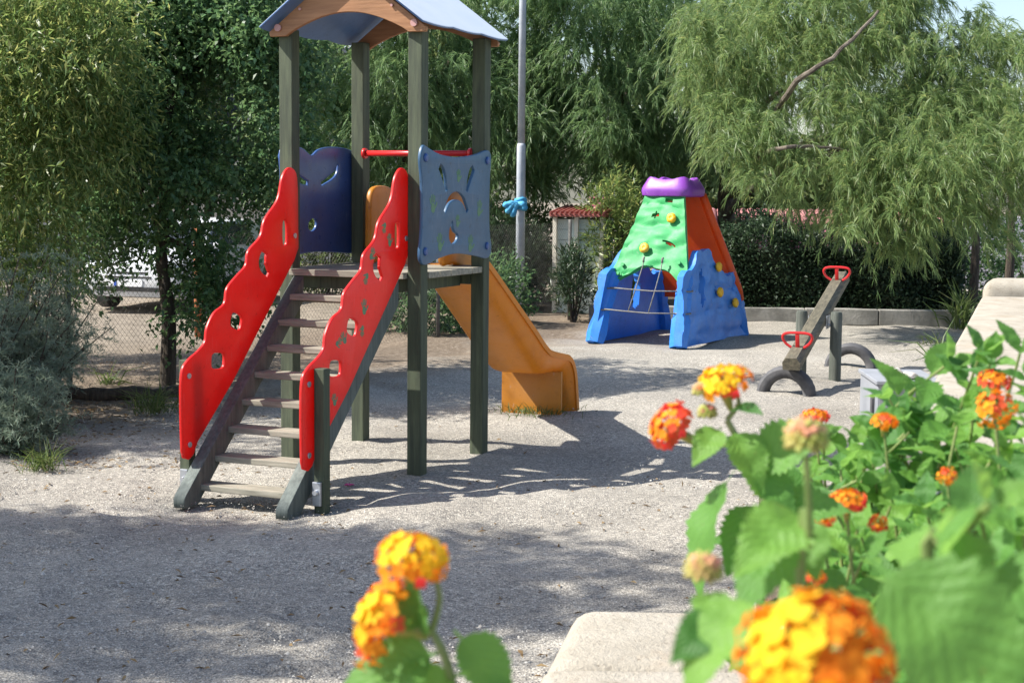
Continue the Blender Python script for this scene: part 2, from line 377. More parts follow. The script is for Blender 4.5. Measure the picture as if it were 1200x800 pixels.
# ------------------------------------------------------------------ play tower
TH = .4129; SP = .44
T = empty('play_tower', (-.7895, 9.6909, 0), -TH)
tag(T, 'wooden play tower with red scalloped stairs, blue face panels, gable roof and orange slide', 'play tower')
def part(name, bm, m, parent=T, smooth=False): return finish(name, bm, m, parent, smooth)
for sx in (-1, 1):
    for sy in (-1, 1):
        bm = bmesh.new(); box(bm, (sx*SP, sy*SP, 1.33-.1), (.09, .09, 2.86), .006); part('post', bm, M_POST)
for sx in (-1, 1):
    bm = bmesh.new(); box(bm, (sx*.432, -1.53, .34), (.063, .063, .84), .005); o = part('stair_post', bm, M_POST)
    b2 = bmesh.new(); box(b2, (sx*.425, -1.572, .09), (.05, .02, .13), .004); tube(b2, [(sx*.425, -1.60, .10), (sx*.425, -1.575, .10)], .014, 8)
    part('bracket', b2, M_STEEL, o)
# platform
bm = bmesh.new()
for k in range(7):
    box(bm, (0, -.46+k*.153, 1.2), (.785 if k in (0, 6) else .97, .145, .038), .004)
part('platform', bm, M_TREAD)
bm = bmesh.new()
for sx in (-1, 1): box(bm, (sx*.30, 0, 1.135), (.045, .79, .085), .004)
for sy in (-1, 1): box(bm, (0, sy*.41, 1.14), (.785, .045, .075), .004)
part('platform_frame', bm, M_POST)
# stair stringers
for sx in (-1, 1):
    pts = [(-1.765, -.02), (-1.765, .03), (-1.75, .05), (-.53, 1.178), (-.53, 1.03), (-1.64, -.02)]
    bm = plate([pts], .075, .004); place(bm, YZ, (sx*.325, 0, 0)); part('stringer', bm, M_STRING)
for i in range(8):
    z, y = .087+.1415*i, -1.61+.134*i
    bm = bmesh.new(); jit = rnd.uniform(-.004, .004)
    box(bm, (0, y+.065, z-.018), (.70 if i == 0 else .60, .135, .034), .005, Matrix.Rotation(jit*2, 3, 'Y'))
    box(bm, (0, y+.125, z-.044), (.57, .03, .018), .003)
    part('tread', bm, M_TREAD)
# scalloped red stair panels
OUT = [(-1.66, .27), (-1.665, .50), (-1.655, .70), (-1.60, .765), (-1.50, .81), (-1.435, .855), (-1.415, .93), (-1.345, 1.01), (-1.245, 1.055), (-1.215, 1.14), (-1.12, 1.205), (-1.025, 1.262), (-.995, 1.345), (-.87, 1.425), (-.82, 1.525), (-.68, 1.64), (-.625, 1.775), (-.55, 1.832), (-.475, 1.80), (-.455, 1.70)]
def red_outline():
    o = [tuple(p) for p in smooth_loop(OUT, 5, False)]
    return o+[(-.45, 1.345), (-.50, 1.27), (-1.17, .60), (-1.52, .30), (-1.56, .235), (-1.60, .215), (-1.645, .23)]
def rounded(cx, cy, rx, ry, a, e=.5):
    return [(cx+x*math.cos(a)-y*math.sin(a), cy+x*math.sin(a)+y*math.cos(a)) for x, y in [(rx*math.copysign(abs(math.cos(t))**e, math.cos(t)), ry*math.copysign(abs(math.sin(t))**e, math.sin(t))) for t in [2*math.pi*i/24 for i in range(24)]]]
def handprint(bm, c, s, a, plane_x, parent_frame=YZ):
    """palm with four fingers and a thumb, a flat film of paint 1 mm proud of the panel"""
    pieces = [ell(0, 0, .30, .36)]+[slot((x, .42+dy), (x*1.35, .80+dy*2), .075, 5) for x, dy in ((-.27, -.06), (-.09, .03), (.09, .04), (.27, -.03))]+[slot((.36, .0), (.62, .25), .085, 5)]
    for pc in pieces:
        q = [Matrix.Rotation(a, 2) @ Vector(p)*s for p in pc]
        vs = [bm.verts.new((plane_x, c[0]+v.x, c[1]+v.y)) for v in q]
        vs2 = [bm.verts.new((plane_x+.0008, c[0]+v.x, c[1]+v.y)) for v in q]
        bm.faces.new(vs2); n = len(vs)
        for k in range(n): bm.faces.new((vs[k], vs[(k+1) % n], vs2[(k+1) % n], vs2[k]))
HOLES = [rounded(-.605, 1.44, .028, .075, R(0), .6), arcslot([(-.83, 1.33), (-.85, 1.26), (-.79, 1.195)], .05, .03), rounded(-1.13, .945, .058, .045, R(-20), .6), rounded(-1.315, .735, .065, .045, R(-5), .55)]
for sx in (-1, 1):
    x = .381*sx
    bm = plate([red_outline()]+HOLES, .022, .007); place(bm, YZ, (x, 0, 0)); p = part('stair_panel', bm, M_RED, smooth='auto')
    for y, z in ((-1.60, .68), (-1.60, .30), (-.50, 1.42)):
        b = bmesh.new(); sgn = 1; tube(b, [(x+.010, y, z), (x+.018, y, z)], .016, 10); part('bolt', b, M_STEEL, p)
    if sx > 0:
        for (y, z, s, a) in ((-.70, 1.40, .06, .2), (-.76, 1.50, .05, 2.8), (-.92, 1.33, .06, -.6), (-.97, 1.22, .055, 2.6), (-1.0, 1.03, .07, .1), (-1.02, .93, .05, 3.0), (-1.22, .88, .06, .8), (-1.3, .87, .05, -1.2), (-1.33, .55, .055, .3)):
            b = bmesh.new(); handprint(b, (y, z), s, a, x+.0112); part('handprint', b, M_HAND, p)
# blue sad face panel on the near side
bcx = .496
OUTB = [(-.50, 1.962), (-.44, 1.953), (-.28, 1.918), (-.05, 1.905), (.2, 1.925), (.36, 1.955), (.43, 1.95), (.455, 1.90), (.44, 1.80), (.43, 1.62), (.44, 1.45), (.468, 1.35), (.45, 1.29), (.38, 1.272), (.22, 1.295), (-.05, 1.318), (-.28, 1.298), (-.44, 1.268), (-.51, 1.275), (-.535, 1.33), (-.515, 1.45), (-.505, 1.62), (-.515, 1.78), (-.535, 1.89)]
HB = [arcslot([(-.285, 1.845), (-.235, 1.80), (-.19, 1.70)], .036, .020), arcslot([(.19, 1.845), (.145, 1.80), (.09, 1.70)], .036, .020),
      arcslot([(-.215, 1.575), (-.15, 1.645), (-.055, 1.672), (.04, 1.645), (.105, 1.575)], .021, .026),
      [tuple(p) for p in smooth_loop([(-.11, 1.52), (-.15, 1.455), (-.145, 1.405), (-.10, 1.38), (-.045, 1.395), (-.025, 1.43), (-.07, 1.45), (-.095, 1.48)], 4)]]
bm = plate([[tuple(p) for p in smooth_loop(OUTB, 4)]]+HB, .022, .006); place(bm, YZ, (bcx, 0, 0)); pb = part('side_panel', bm, M_BLUE, smooth='auto'); pb['label'] = 'mid blue panel with cut-out sad face and green handprints'
for y, z in ((-.475, 1.893), (.39, 1.892), (.395, 1.352), (-.475, 1.345)):
    b = bmesh.new(); tube(b, [(bcx+.010, y, z), (bcx+.018, y, z), (bcx+.024, y, z)], [.026, .025, .014], 14); part('bolt', b, M_BOLT, pb)
for (y, z, s, a) in ((-.03, 1.775, .062, 0), (-.375, 1.60, .085, .15), (.27, 1.57, .08, -.2), (-.04, 1.50, .06, 0), (-.28, 1.37, .085, .1), (.145, 1.35, .085, -.1)):
    b = bmesh.new(); handprint(b, (y, z), s, a, bcx+.0112); part('handprint', b, M_HAND, pb)
# bowed blue panel on the far side, under-roof shade put into its colour
OUTN = [(-.455, 1.915), (-.42, 1.955), (-.28, 1.972), (-.14, 1.955), (-.04, 1.916), (.05, 1.955), (.18, 1.975), (.34, 1.972), (.44, 1.95), (.46, 1.90), (.45, 1.62), (.455, 1.34), (.43, 1.28), (.3, 1.285), (0, 1.300), (-.3, 1.285), (-.43, 1.275), (-.455, 1.32), (-.445, 1.6), (-.445, 1.80), (-.455, 1.86)]
HN = [arcslot([(-.25, 1.815), (-.19, 1.765), (-.085, 1.738)], .018, .024), arcslot([(.275, 1.865), (.235, 1.80), (.08, 1.735)], .010, .022), ell(-.03, 1.475, .055, .038, .3)]
bm = plate([[tuple(p) for p in smooth_loop(OUTN, 4)]]+HN, .02, .006)
for k in range(-9, 10):
    bmesh.ops.bisect_plane(bm, geom=bm.verts[:]+bm.edges[:]+bm.faces[:], plane_co=(k*.05, 0, 0), plane_no=(1, 0, 0))
for v in bm.verts: v.co.z -= .04*max(0, 1-(v.co.x/.5)**2)
place(bm, YZ, (-.495, 0, 0)); pn = part('side_panel', bm, M_BLUESHADE, smooth='auto'); pn['label'] = 'bowed blue panel darkened for the roof shade, with cut-out eyes and mouth'
for y, z in ((-.42, 1.90), (-.42, 1.34), (.41, 1.9), (.41, 1.34)):
    b = bmesh.new(); tube(b, [(-.51, y, z), (-.522, y, z)], .024, 12); part('bolt', b, M_BOLT, pn)
# grab bar above the slide
bm = bmesh.new(); tube(bm, [(-.40, .40, 1.938), (.40, .40, 1.938)], .019, 12)
for sx in (-1, 1): tube(bm, [(sx*.395, .40, 1.938), (sx*.375, .40, 1.938)], .034, 12)
part('grab_bar', bm, M_REDM)
# roof: gable boards and two sheets
AP, SL = 3.07, .74
for sy in (-1, 1):
    top = lambda x: AP-.035-SL*abs(x)
    arch = [(x, 2.615+.128*math.cos(x/.42*math.pi/2)**.9) for x in np.linspace(-.415, .415, 21)]
    lp = [(-.525, 2.615), (-.415, 2.615)]+arch[1:-1]+[(.415, 2.615), (.525, 2.615), (.53, 2.63), (.53, top(.53)), (0, top(0)), (-.53, top(.53)), (-.53, 2.63)]
    bm = plate([lp], .03, .004); place(bm, XZ, (0, sy*.505, 0)); g = part('gable_board', bm, M_GABLE)
    for x, z in ((-.465, 2.665), (.455, 2.665), (-.31, 2.77), (.31, 2.77)):
        b = bmesh.new(); tube(b, [(x, sy*.519, z), (x, sy*.533, z)], .022 if abs(x) > .4 else .008, 12); part('bolt', b, M_PINKCAP, g)
an = math.atan(SL)
for sx in (-1, 1):
    Ls = .555/math.cos(an)
    eave = []
    for t in np.linspace(-.60, .60, 49):
        wv = .020*abs(math.cos((t/.60)*math.pi*1.5))**.8-.008
        eave.append((Ls+wv, t))
    lp = [(0, .60), (0, -.60)]+eave
    bm = plate([lp], .014, .005)
    bm.transform(Matrix.Translation((0, 0, AP)) @ (Matrix.Rotation(an, 4, 'Y')))
    if sx < 0: bm.transform(Matrix.Scale(-1, 4, (1, 0, 0)))
    bmesh.ops.recalc_face_normals(bm, faces=bm.faces); bm.normal_update()
    nup = Vector((sx*math.sin(an), 0, math.cos(an)))
    for f in bm.faces: f.material_index = 1 if (f.calc_center_median()-Vector((0, 0, AP))).dot(nup) > .0035 else 0
    part('roof_sheet', bm, [M_ROOF, M_ROOFTOP])
bm = bmesh.new(); box(bm, (0, 0, AP-.075), (.05, .97, .09), .004); part('ridge_beam', bm, M_POST)

# slide: swept channel
def slide():
    prof_path = [(.42, 1.222), (.62, 1.222), (.76, 1.205), (.90, 1.135), (1.15, .965), (1.45, .755), (1.75, .545), (1.93, .425), (2.05, .37), (2.2, .35), (2.40, .338), (2.49, .325), (2.545, .25), (2.575, .12), (2.60, -.03)]
    P = [Vector((0, a, b)) for a, b in smooth_loop([(a, b) for a, b in prof_path], 4, False)]
    def side_h(y):
        if y < .85: return .11
        return .11+.05*min(1, (y-.85)/.9) if y < 2.0 else max(.10, .16-(y-2.0)*.12)
    bm = bmesh.new(); rows = []; ho, hi = .262, .165
    for i, p in enumerate(P):
        t = (P[min(i+1, len(P)-1)]-P[max(i-1, 0)]).normalized(); n = Vector((0, -t.z, t.y)); hh = side_h(p.y)
        half = [(ho+.004, hh-.045), (ho+.008, hh-.008), (ho-.004, hh+.004), (ho-.030, hh), (ho-.042, hh-.02), (hi+.035, .03), (hi+.01, .006)]
        und = [(ho-.012, hh-.042), (hi+.050, .012), (hi+.006, -.026), (hi-.03, -.034)]
        sec = [(x, z) for x, z in half]+[(0, 0)]+[(-x, z) for x, z in half[::-1]]+[(-x, z) for x, z in und]+[(0, -.034)]+[(x, z) for x, z in und[::-1]]
        rows.append([bm.verts.new(p+Vector((x, 0, 0))+n*z) for x, z in sec])
    m = len(rows[0])
    for r0, r1 in zip(rows, rows[1:]):
        for k in range(m): bm.faces.new((r0[k], r0[(k+1) % m], r1[(k+1) % m], r1[k]))
    bm.faces.new(rows[0]); bm.faces.new(rows[-1])
    s = part('slide', bm, M_ORANGE, smooth='auto')
    b = bmesh.new(); box(b, (0, 2.36, .13), (.50, .03, .38), .005)
    part('slide_foot', b, M_ORANGE, s)
    # rounded hand fins either side of the entry
    for sx in (-1, 1):
        lp = [tuple(q) for q in smooth_loop([(.36, 1.24), (.345, 1.5), (.36, 1.66), (.43, 1.722), (.60, 1.722), (.73, 1.67), (.80, 1.52), (.86, 1.33), (.93, 1.16), (.7, 1.19), (.5, 1.235)], 4)]
        b = plate([lp], .045, .016); place(b, YZ, (sx*.262, -.13, 0)); part('hand_fin', b, M_ORANGE, s, 'auto')
slide()

# ------------------------------------------------------------------ climbing frame
def patch(bm, P, nu, nv, thick, skip=None, disp=None, mi=0):
    grid = {}; idx = {}
    pts = np.array([[P(i/nu, j/nv) for i in range(nu+1)] for j in range(nv+1)])
    du = np.gradient(pts, axis=1); dv = np.gradient(pts, axis=0); N = unit(np.cross(du, dv))
    keep = [[not (skip and skip((i+.5)/nu, (j+.5)/nv)) for i in range(nu)] for j in range(nv)]
    def vert(i, j, side):
        if (i, j, side) not in idx:
            p = pts[j, i]+N[j, i]*((disp(i/nu, j/nv, pts[j, i]) if disp else 0) if side == 0 else -thick)
            idx[(i, j, side)] = bm.verts.new(p)
        return idx[(i, j, side)]
    for j in range(nv):
        for i in range(nu):
            if not keep[j][i]: continue
            bm.faces.new((vert(i, j, 0), vert(i+1, j, 0), vert(i+1, j+1, 0), vert(i, j+1, 0)))
            bm.faces.new((vert(i, j+1, 1), vert(i+1, j+1, 1), vert(i+1, j, 1), vert(i, j, 1)))
            for (di, dj, a, b) in ((0, -1, (i, j), (i+1, j)), (1, 0, (i+1, j), (i+1, j+1)), (0, 1, (i+1, j+1), (i, j+1)), (-1, 0, (i, j+1), (i, j))):
                ii, jj = i+di, j+dj
                if not (0 <= ii < nu and 0 <= jj < nv) or not keep[jj][ii]:
                    bm.faces.new((vert(*b, 0), vert(*a, 0), vert(*a, 1), vert(*b, 1)))
def rocky(amp, fr, seed):
    def d(u, v, p):
        q = Vector((p[0]*fr+seed, p[1]*fr, p[2]*fr*1.7))
        c = noise.voronoi(q)[0]
        ledge = abs(((p[2]*4.2+.5*noise.noise(q*.45)) % 1)-.5)
        return amp*(1.1*(c[1]-c[0])-.5)+amp*.8*noise.noise(q*1.3)-amp*1.3*max(0, .12-ledge)/.12*(.5+.5*noise.noise(q*.4))
    return d
def climber():
    a = Vector((.87, -.49, 0)).normalized(); yaw = math.atan2(a.y, a.x)
    c = gnd(757, 407); front_mid = Vector((1.37, 17.05, 0)); b = Vector((-a.y, a.x, 0))
    Lh, Wh = .98, .545
    root = empty('climbing_frame', front_mid+b*Lh, yaw)
    tag(root, 'plastic climbing pyramid with green front, red back, blue base and purple top', 'climbing frame')
    mg = plastic('climber_green', (.032, .36, .105), (.025, .29, .08), .5, .1); mr_ = plastic('climber_red', (.80, .11, .012), (.68, .08, .012), .35, .35, (.95, .16, .01))
    mb = plastic('climber_blue', (.03, .20, .66), (.025, .155, .54), .35, .06); mp = plastic('climber_purple', (.21, .045, .36), (.16, .035, .28), .35)
    my = plastic('climber_yellow', (.75, .42, .01), (.6, .3, .01), .4)
    md = mat('rope', (.12, .12, .115), (.22, .215, .20), 40, .9)
    def sloped(sign, u, z, inset=0):
        f = min(1, z/1.7); hw = Wh-.02-(.285)*max(0, (z-.55)/1.1)*1.0
        y = -Lh+.74*f
        return (( -1+2*u)*hw*sign*(-1 if sign < 0 else 1) if False else (-1+2*u)*hw, sign*(-y) if sign > 0 else y, z)
    def face(sign, z0f, z1):
        def P(u, v):
            uu = u if sign < 0 else 1-u
            x, _, z = sloped(-1, uu, z0f(uu)+(z1-z0f(uu))*v)
            y = -Lh+.74*min(1, z/1.7)
            return (x, y if sign < 0 else -y, z)
        return P
    arch = lambda u: .60+.26*math.sin(math.pi*min(1, max(0, (u-.06)/.88)))**.6 + .012*math.sin(u*19)
    def holes(u, v):
        for hu, hv, ru, rv in ((.64, .90, .10, .034), (.40, .70, .085, .038), (.72, .36, .10, .026)):
            if ((u-hu)/ru)**2+((v-hv)/rv)**2 < 1: return True
        return False
    bm = bmesh.new(); patch(bm, face(-1, arch, 1.68), 34, 40, .07, holes, rocky(.021, 4.2, 0)); g = finish('front_wall', bm, mg, root, 'auto')
    bm = bmesh.new(); patch(bm, face(1, lambda u: .45, 1.68), 30, 34, .07, None, rocky(.03, 3.2, 5)); rd = finish('back_wall', bm, mr_, root, 'auto')
    # raised rim along both edges of the red wall
    for sx in (-1, 1):
        bm = bmesh.new(); tube(bm, [(sx*(Wh+.0-(.285)*max(0, (z-.55)/1.1)), Lh-.74*z/1.7, z) for z in np.linspace(.42, 1.66, 12)], .05, 8); finish('rim', bm, mr_, rd)
    # blue side walls with front legs
    def side(sx):
        def topz(t): # t along y 0 front ..1 back
            return .74+.32*math.exp(-((t-.36)/.23)**2)+(.035*math.sin(t*31)) - .10*max(0, (t-.75)/.25)
        def P(u, v):
            t = u if sx > 0 else 1-u
            zt = topz(t); z = v*zt
            y = -Lh-.02+(2*Lh+.04)*t; k = min(1, z/1.7); y *= (1-.36*k)
            return (sx*(Wh+.05-.16*k), y, z)
        def sk(u, v):
            t = u if sx > 0 else 1-u
            if sx < 0: return ((t-.50)/.075)**2+((v-.58)/.22)**2 < 1
            return ((t-.30)/.040)**2+((v-.60)/.20)**2 < 1 or ((t-.55)/.018)**2+((v-.61)/.035)**2 < 1
        bm = bmesh.new(); patch(bm, P, 44, 26, .09, sk, rocky(.028, 3.0, 9*sx)); sw = finish('side_wall', bm, mb, root, 'auto')
        if sx > 0:
            for t, z in ((.56, .84), (.55, .55), (.80, .40)):
                k = z/1.7; y = (-Lh+2*Lh*t)*(1-.36*k); hold(sw, Vector((sx*(Wh+.05-.16*k)+.03, y, z)), Vector((1, 0, .1)))
        else:
            pass
    def hold(parent, p, n):
        bm = bmesh.new(); q = n.to_track_quat('Z', 'Y').to_matrix().to_4x4()
        bmesh.ops.create_icosphere(bm, subdivisions=3, radius=1)
        for v in bm.verts:
            v.co *= 1+.16*noise.noise(v.co*1.9+p*7); v.co.z *= .6
            if v.co.xy.length < .28 and v.co.z > 0: v.co.z -= .3
        bm.transform(Matrix.Translation(p) @ q @ Matrix.Scale(.058, 4)); finish('hand_hold', bm, my, parent, True)
    side(-1); side(1)
    for z, u in ((1.40, .76), (1.06, .37)):
        x, y, zz = sloped(-1, u, z); hold(g, Vector((x, y-.035, zz)), Vector((0, -.9, .35)))
    for u, z in ((.12, .86), (.10, .76), (.90, .90), (.92, .77)):
        x, y, zz = sloped(-1, u, z); bm = bmesh.new(); tube(bm, [(x, y+.0, zz), (x, y-.03, zz+.01)], .022, 8); finish('bolt', bm, mg, g)
    for sx in (-1, 1):   # blue legs at the corners, stepped like stacked rocks
        for sy in (-1, 1):
            bm = bmesh.new(); zs = [0, .10, .2, .30, .345, .40, .5, .6, .645, .7, .78]
            rs = [.105, .112, .108, .10, .084, .098, .102, .096, .082, .094, .08]
            tube(bm, [(sx*(Wh-.03-.07*z/.78), sy*(Lh-.03-.33*z/.78), z-.02) for z in zs], rs, 7)
            for v in bm.verts: v.co += Vector((noise.noise(v.co*5), noise.noise(v.co*5+Vector((9, 0, 0))), 0))*.02
            finish('leg', bm, mb, root, 'auto')
    # purple cap with a scooped rim
    bm = bmesh.new(); n = 40; rings = []
    for rr, z, sc in ((.0, 1.63, 0), (.29, 1.64, 0), (.315, 1.65, 0), (.325, 1.70, 0), (.320, 1.735, .1), (.265, 1.83, .9), (.245, 1.85, 1.1), (.20, 1.845, 1.1), (.175, 1.79, .4), (.0, 1.78, 0)):
        ring = []
        for k in range(n):
            t = 2*math.pi*k/n; e = .48
            cx = math.copysign(abs(math.cos(t))**e, math.cos(t)); sy = math.copysign(abs(math.sin(t))**e, math.sin(t))
            corner = abs(math.sin(2*t))**1.2
            ring.append(bm.verts.new((cx*rr*1.0, sy*rr*.95, z+sc*.055*(corner-.6)*.55+.008*noise.noise(Vector((cx*4, sy*4, z*5))))))
        rings.append(ring)
    for r0, r1 in zip(rings, rings[1:]):
        for k in range(n): bm.faces.new((r0[k], r0[(k+1) % n], r1[(k+1) % n], r1[k]))
    bmesh.ops.remove_doubles(bm, verts=bm.verts, dist=1e-4)
    finish('top_cap', bm, mp, root, 'auto')
    # rope net in the front opening
    yb = lambda z: -Lh+.74*z/1.7-.075
    bm = bmesh.new()
    for x0, x1 in ((-.06, -.13), (.17, .12)):
        tube(bm, [(x0, yb(.93)-.01, .93), (x0, yb(.86), .86), ((x0+x1)/2, yb(.6)+.02, .62), (x1, yb(.36), .36)], .0075, 6)
        tube(bm, [(x0, yb(.93)+.01, .955), (x0, yb(.93)-.012, .945), (x0, yb(.93)-.012, .90)], .014, 8)
    for z in (.60, .36):
        lx, ly = Wh-.03-.07*z/.78, -(Lh-.03-.33*z/.78)
        tube(bm, [(-lx+.05, ly-.085, z+.01), (-.2, yb(z), z), (.1, yb(z), z-.01), (lx-.05, ly-.085, z)], .0075, 6)
        for sx in (-1, 1):
            tube(bm, [(sx*lx+.094*math.cos(t), ly+.094*math.sin(t), z) for t in np.linspace(0, 2*math.pi, 17)], .009, 6)
    finish('rope_net', bm, md, root)
climber()

# ------------------------------------------------------------------ seesaw and tyres
def seesaw():
    lo = Vector((2.345, 12.84, 0)); hi = Vector((3.27, 15.28, 0)); d = (hi-lo); yaw = math.atan2(-d.x, d.y); c = (lo+hi)/2
    root = empty('seesaw', (c.x, c.y, 0), yaw); tag(root, 'weathered wooden seesaw with red handles resting on a half-buried tyre', 'seesaw')
    Lh = d.length/2
    z0, z1 = .27, .875; ang = math.atan2(z1-z0, 2*Lh); zc = (z0+z1)/2; Lr = Lh/math.cos(ang)
    prof = [(-.072, -.05), (.072, -.05), (.075, .015), (.045, .055), (-.045, .055), (-.075, .015)]
    bm = bmesh.new(); rings = [[bm.verts.new((x, y, z)) for x, z in prof] for y in np.linspace(-Lr, Lr, 9)]
    for a, b in zip(rings, rings[1:]):
        for k in range(6): bm.faces.new((a[k], a[(k+1) % 6], b[(k+1) % 6], b[k]))
    bm.faces.new(rings[0]); bm.faces.new(rings[-1])
    bmesh.ops.bevel(bm, geom=[e for e in bm.edges if len(e.link_faces) == 2 and e.calc_face_angle(0) > .3], offset=.004, segments=2, affect='EDGES')
    tilt = Matrix.Translation((0, 0, zc)) @ Matrix.Rotation(ang, 4, 'X'); bm.transform(tilt); bmo = finish('beam', bm, M_BEAM, root)
    for s in (-1, 1):
        y = s*(Lr-.30); bm = bmesh.new()
        pts = smooth_loop([(-.055, y, .05), (-.10, y, .085), (-.125, y, .13), (-.115, y, .165), (-.07, y, .18), (0, y, .182), (.07, y, .18), (.115, y, .165), (.125, y, .13), (.10, y, .085), (.055, y, .05)], 4, False)
        tube(bm, pts, .0125, 8); box(bm, (0, y, .115), (.034, .02, .13), .004)
        bm.transform(tilt); finish('handle', bm, M_REDM, root, 'auto')
    for s in (-1, 1):
        bm = bmesh.new(); x = s*.158
        tube(bm, [(x, .03, -.1), (x, .03, .60), (x, .03, .622)], [.056, .053, .046], 14); finish('pivot_post', bm, M_DPOST, root, 'auto')
    bm = bmesh.new(); tube(bm, [(-.19, .03, zc-.075), (.19, .03, zc-.075)], .014, 10); finish('axle', bm, M_STEEL, root)
    for sx in (-1, 1):
        bm = bmesh.new(); box(bm, (sx*.082, .03, zc-.045), (.008, .16, .12), .002); finish('pivot_plate', bm, M_STEEL, root)
    return yaw
yaw = seesaw()
def tyre(p, yaw, label, s=1.0):
    bm = bmesh.new(); n, m = 56, 16; Rj, ry, rr = .200*s, .068, .056
    rings = []
    for i in range(n):
        t = 2*math.pi*i/n; ring = []
        for j in range(m):
            a = 2*math.pi*j/m; ca, sa = math.cos(a), math.sin(a); e = .75
            dr = rr*math.copysign(abs(ca)**e, ca); dy = ry*math.copysign(abs(sa)**e, sa)
            if ca > .55: dr -= .004*((i+j) % 2)+.004*(j in (2, 14))
            ring.append(bm.verts.new(((Rj+dr)*math.cos(t), dy, (Rj+dr)*math.sin(t))))
        rings.append(ring)
    for i in range(n):
        for j in range(m): bm.faces.new((rings[i][j], rings[i][(j+1) % m], rings[(i+1) % n][(j+1) % m], rings[(i+1) % n][j]))
    o = finish('half_buried_tyre', bm, M_RUBBER, None, 'auto', (p[0], p[1], -.015), yaw)
    tag(o, label, 'tyre', 'tyres half buried under the seesaw ends')
tyre((2.345, 13.03), yaw, 'half-buried black tyre under the lowered seesaw end')
tyre((3.33, 15.02), yaw, 'half-buried black tyre behind the seesaw posts, nothing resting on it', 1.02)

# ------------------------------------------------------------------ pole, kerb, cabinet, walls
root = empty('lamp_pole', (.10, 21.0, 0)); tag(root, 'tall grey metal pole with a blue rag tied around it', 'pole')
bm = bmesh.new(); tube(bm, [(0, 0, -.2), (0, 0, 2.28), (0, 0, 2.32)], [.062, .060, .052], 16); finish('lower_shaft', bm, M_POLE, root)
bm = bmesh.new(); tube(bm, [(0, 0, 2.31), (0, 0, 6.2)], [.050, .045], 16); finish('upper_shaft', bm, M_POLE, root)
bm = bmesh.new(); tube(bm, [(0, 0, 6.2), (0, -.25, 6.38), (0, -.7, 6.42)], .03, 8); box(bm, (0, -.95, 6.41), (.22, .55, .1), .03); finish('lamp_head', bm, M_STEEL, root)
m_rag = mat('blue_rag', (.04, .26, .48), (.10, .40, .62), 12, .8)
bm = bmesh.new()
for k in range(5): tube(bm, [(.068*math.cos(t), .068*math.sin(t), 1.44+.032*k+.012*math.sin(t*2+k)) for t in np.linspace(0, 6.5, 16)], .021, 6)
for dx, dz in ((-.20, -.10), (-.24, .0), (-.12, -.15), (.06, -.06)):
    tube(bm, smooth_loop([(-.05, -.08, 1.5), (dx*.55, -.11, 1.51+dz*.2), (dx, -.10, 1.48+dz)], 5, False), [.03, .036, .04, .036, .04, .045, .036, .04, .045, .035, .016], 6)
for v in bm.verts: v.co += Vector((noise.noise(v.co*22), noise.noise(v.co*22+Vector((5, 0, 0))), noise.noise(v.co*22+Vector((0, 7, 0)))))*.012
o = finish('rag', bm, m_rag, None, True, (.10, 21.0, 0)); tag(o, 'crumpled light blue rag knotted around the grey pole', 'rag')

bm = bmesh.new()
p0 = gnd(690, 374); p1 = gnd(1115, 381)
segs = 5
for k in range(segs):
    a, b = p0.lerp(p1, k/segs), p0.lerp(p1, (k+1)/segs-.002); beam(bm, a+Vector((0, 0, .085+.004*(k % 2))), b+Vector((0, 0, .085)), .16, .21, .012)
bmesh.ops.subdivide_edges(bm, edges=[e for e in bm.edges if e.calc_length() > .3], cuts=12)
for v in bm.verts: v.co += Vector((0, noise.noise(v.co*2.3)*.012, noise.noise(v.co*3.1+Vector((3, 0, 0)))*.012))
tag(finish('kerb', bm, M_CONC), 'low weathered concrete kerb behind the seesaw', 'kerb', kind='structure')
# rough log edging on the left
bm = bmesh.new(); q0, q1 = gnd(60, 467), gnd(215, 466)
tube(bm, [q0.lerp(q1, t)+Vector((0, .03*math.sin(t*9), .03+.012*math.sin(t*14))) for t in np.linspace(0, 1, 14)], [.06+.008*math.sin(k*1.7) for k in range(14)], 10)
for v in bm.verts: v.co += Vector((0, noise.noise(v.co*9), noise.noise(v.co*9+Vector((4, 0, 0)))))*.012
tag(finish('edging_log', bm, M_BARK), 'dark log lying along the fence foot at the left', 'log')

def cabinet():
    root = empty('metal_cabinet', (2.60, 10.25, 0), R(-3)); tag(root, 'grey metal utility box standing beside the stone wall', 'metal box')
    bm = bmesh.new(); box(bm, (0, 0, .22), (.40, .66, .5), .006); finish('body', bm, M_BOX, root)
    bm = bmesh.new(); box(bm, (0, -.005, .486), (.43, .70, .028), .006); finish('lid', bm, M_BOX, root)
    bm = bmesh.new(); box(bm, (-.21, -.2, .33), (.018, .06, .12), .003, mi=0); finish('hinge', bm, M_RUBBER, root)
    for k in range(1):
        b = bmesh.new(); box(b, (-.02, -.336, .24), (.34, .006, .36), .002); finish('door', b, M_BOX, root)
cabinet()
def stone(p, s, seed, m=M_WSTONE, name='white_stone'):
    bm = bmesh.new(); bmesh.ops.create_icosphere(bm, subdivisions=3, radius=1)
    for v in bm.verts:
        k = 1+.35*noise.noise(v.co*1.1+Vector((seed*3.1, 0, 0)))+.12*noise.noise(v.co*3+Vector((seed, 2, 0))); v.co *= k
        v.co.x *= s[0]; v.co.y *= s[1]; v.co.z *= s[2]
    zmin = min(v.co.z for v in bm.verts)
    for v in bm.verts: v.co.z -= zmin
    return finish(name, bm, m, None, True, p)
bm_ = None
tag(stone((2.52, 10.0, .498), (.04, .04, .038), 1), 'white rounded stone on the grey metal box, at its front', 'stone', 'white stones')
tag(stone((2.61, 10.03, .498), (.055, .04, .026), 2), 'flatter white stone lying on the grey metal box', 'stone', 'white stones')

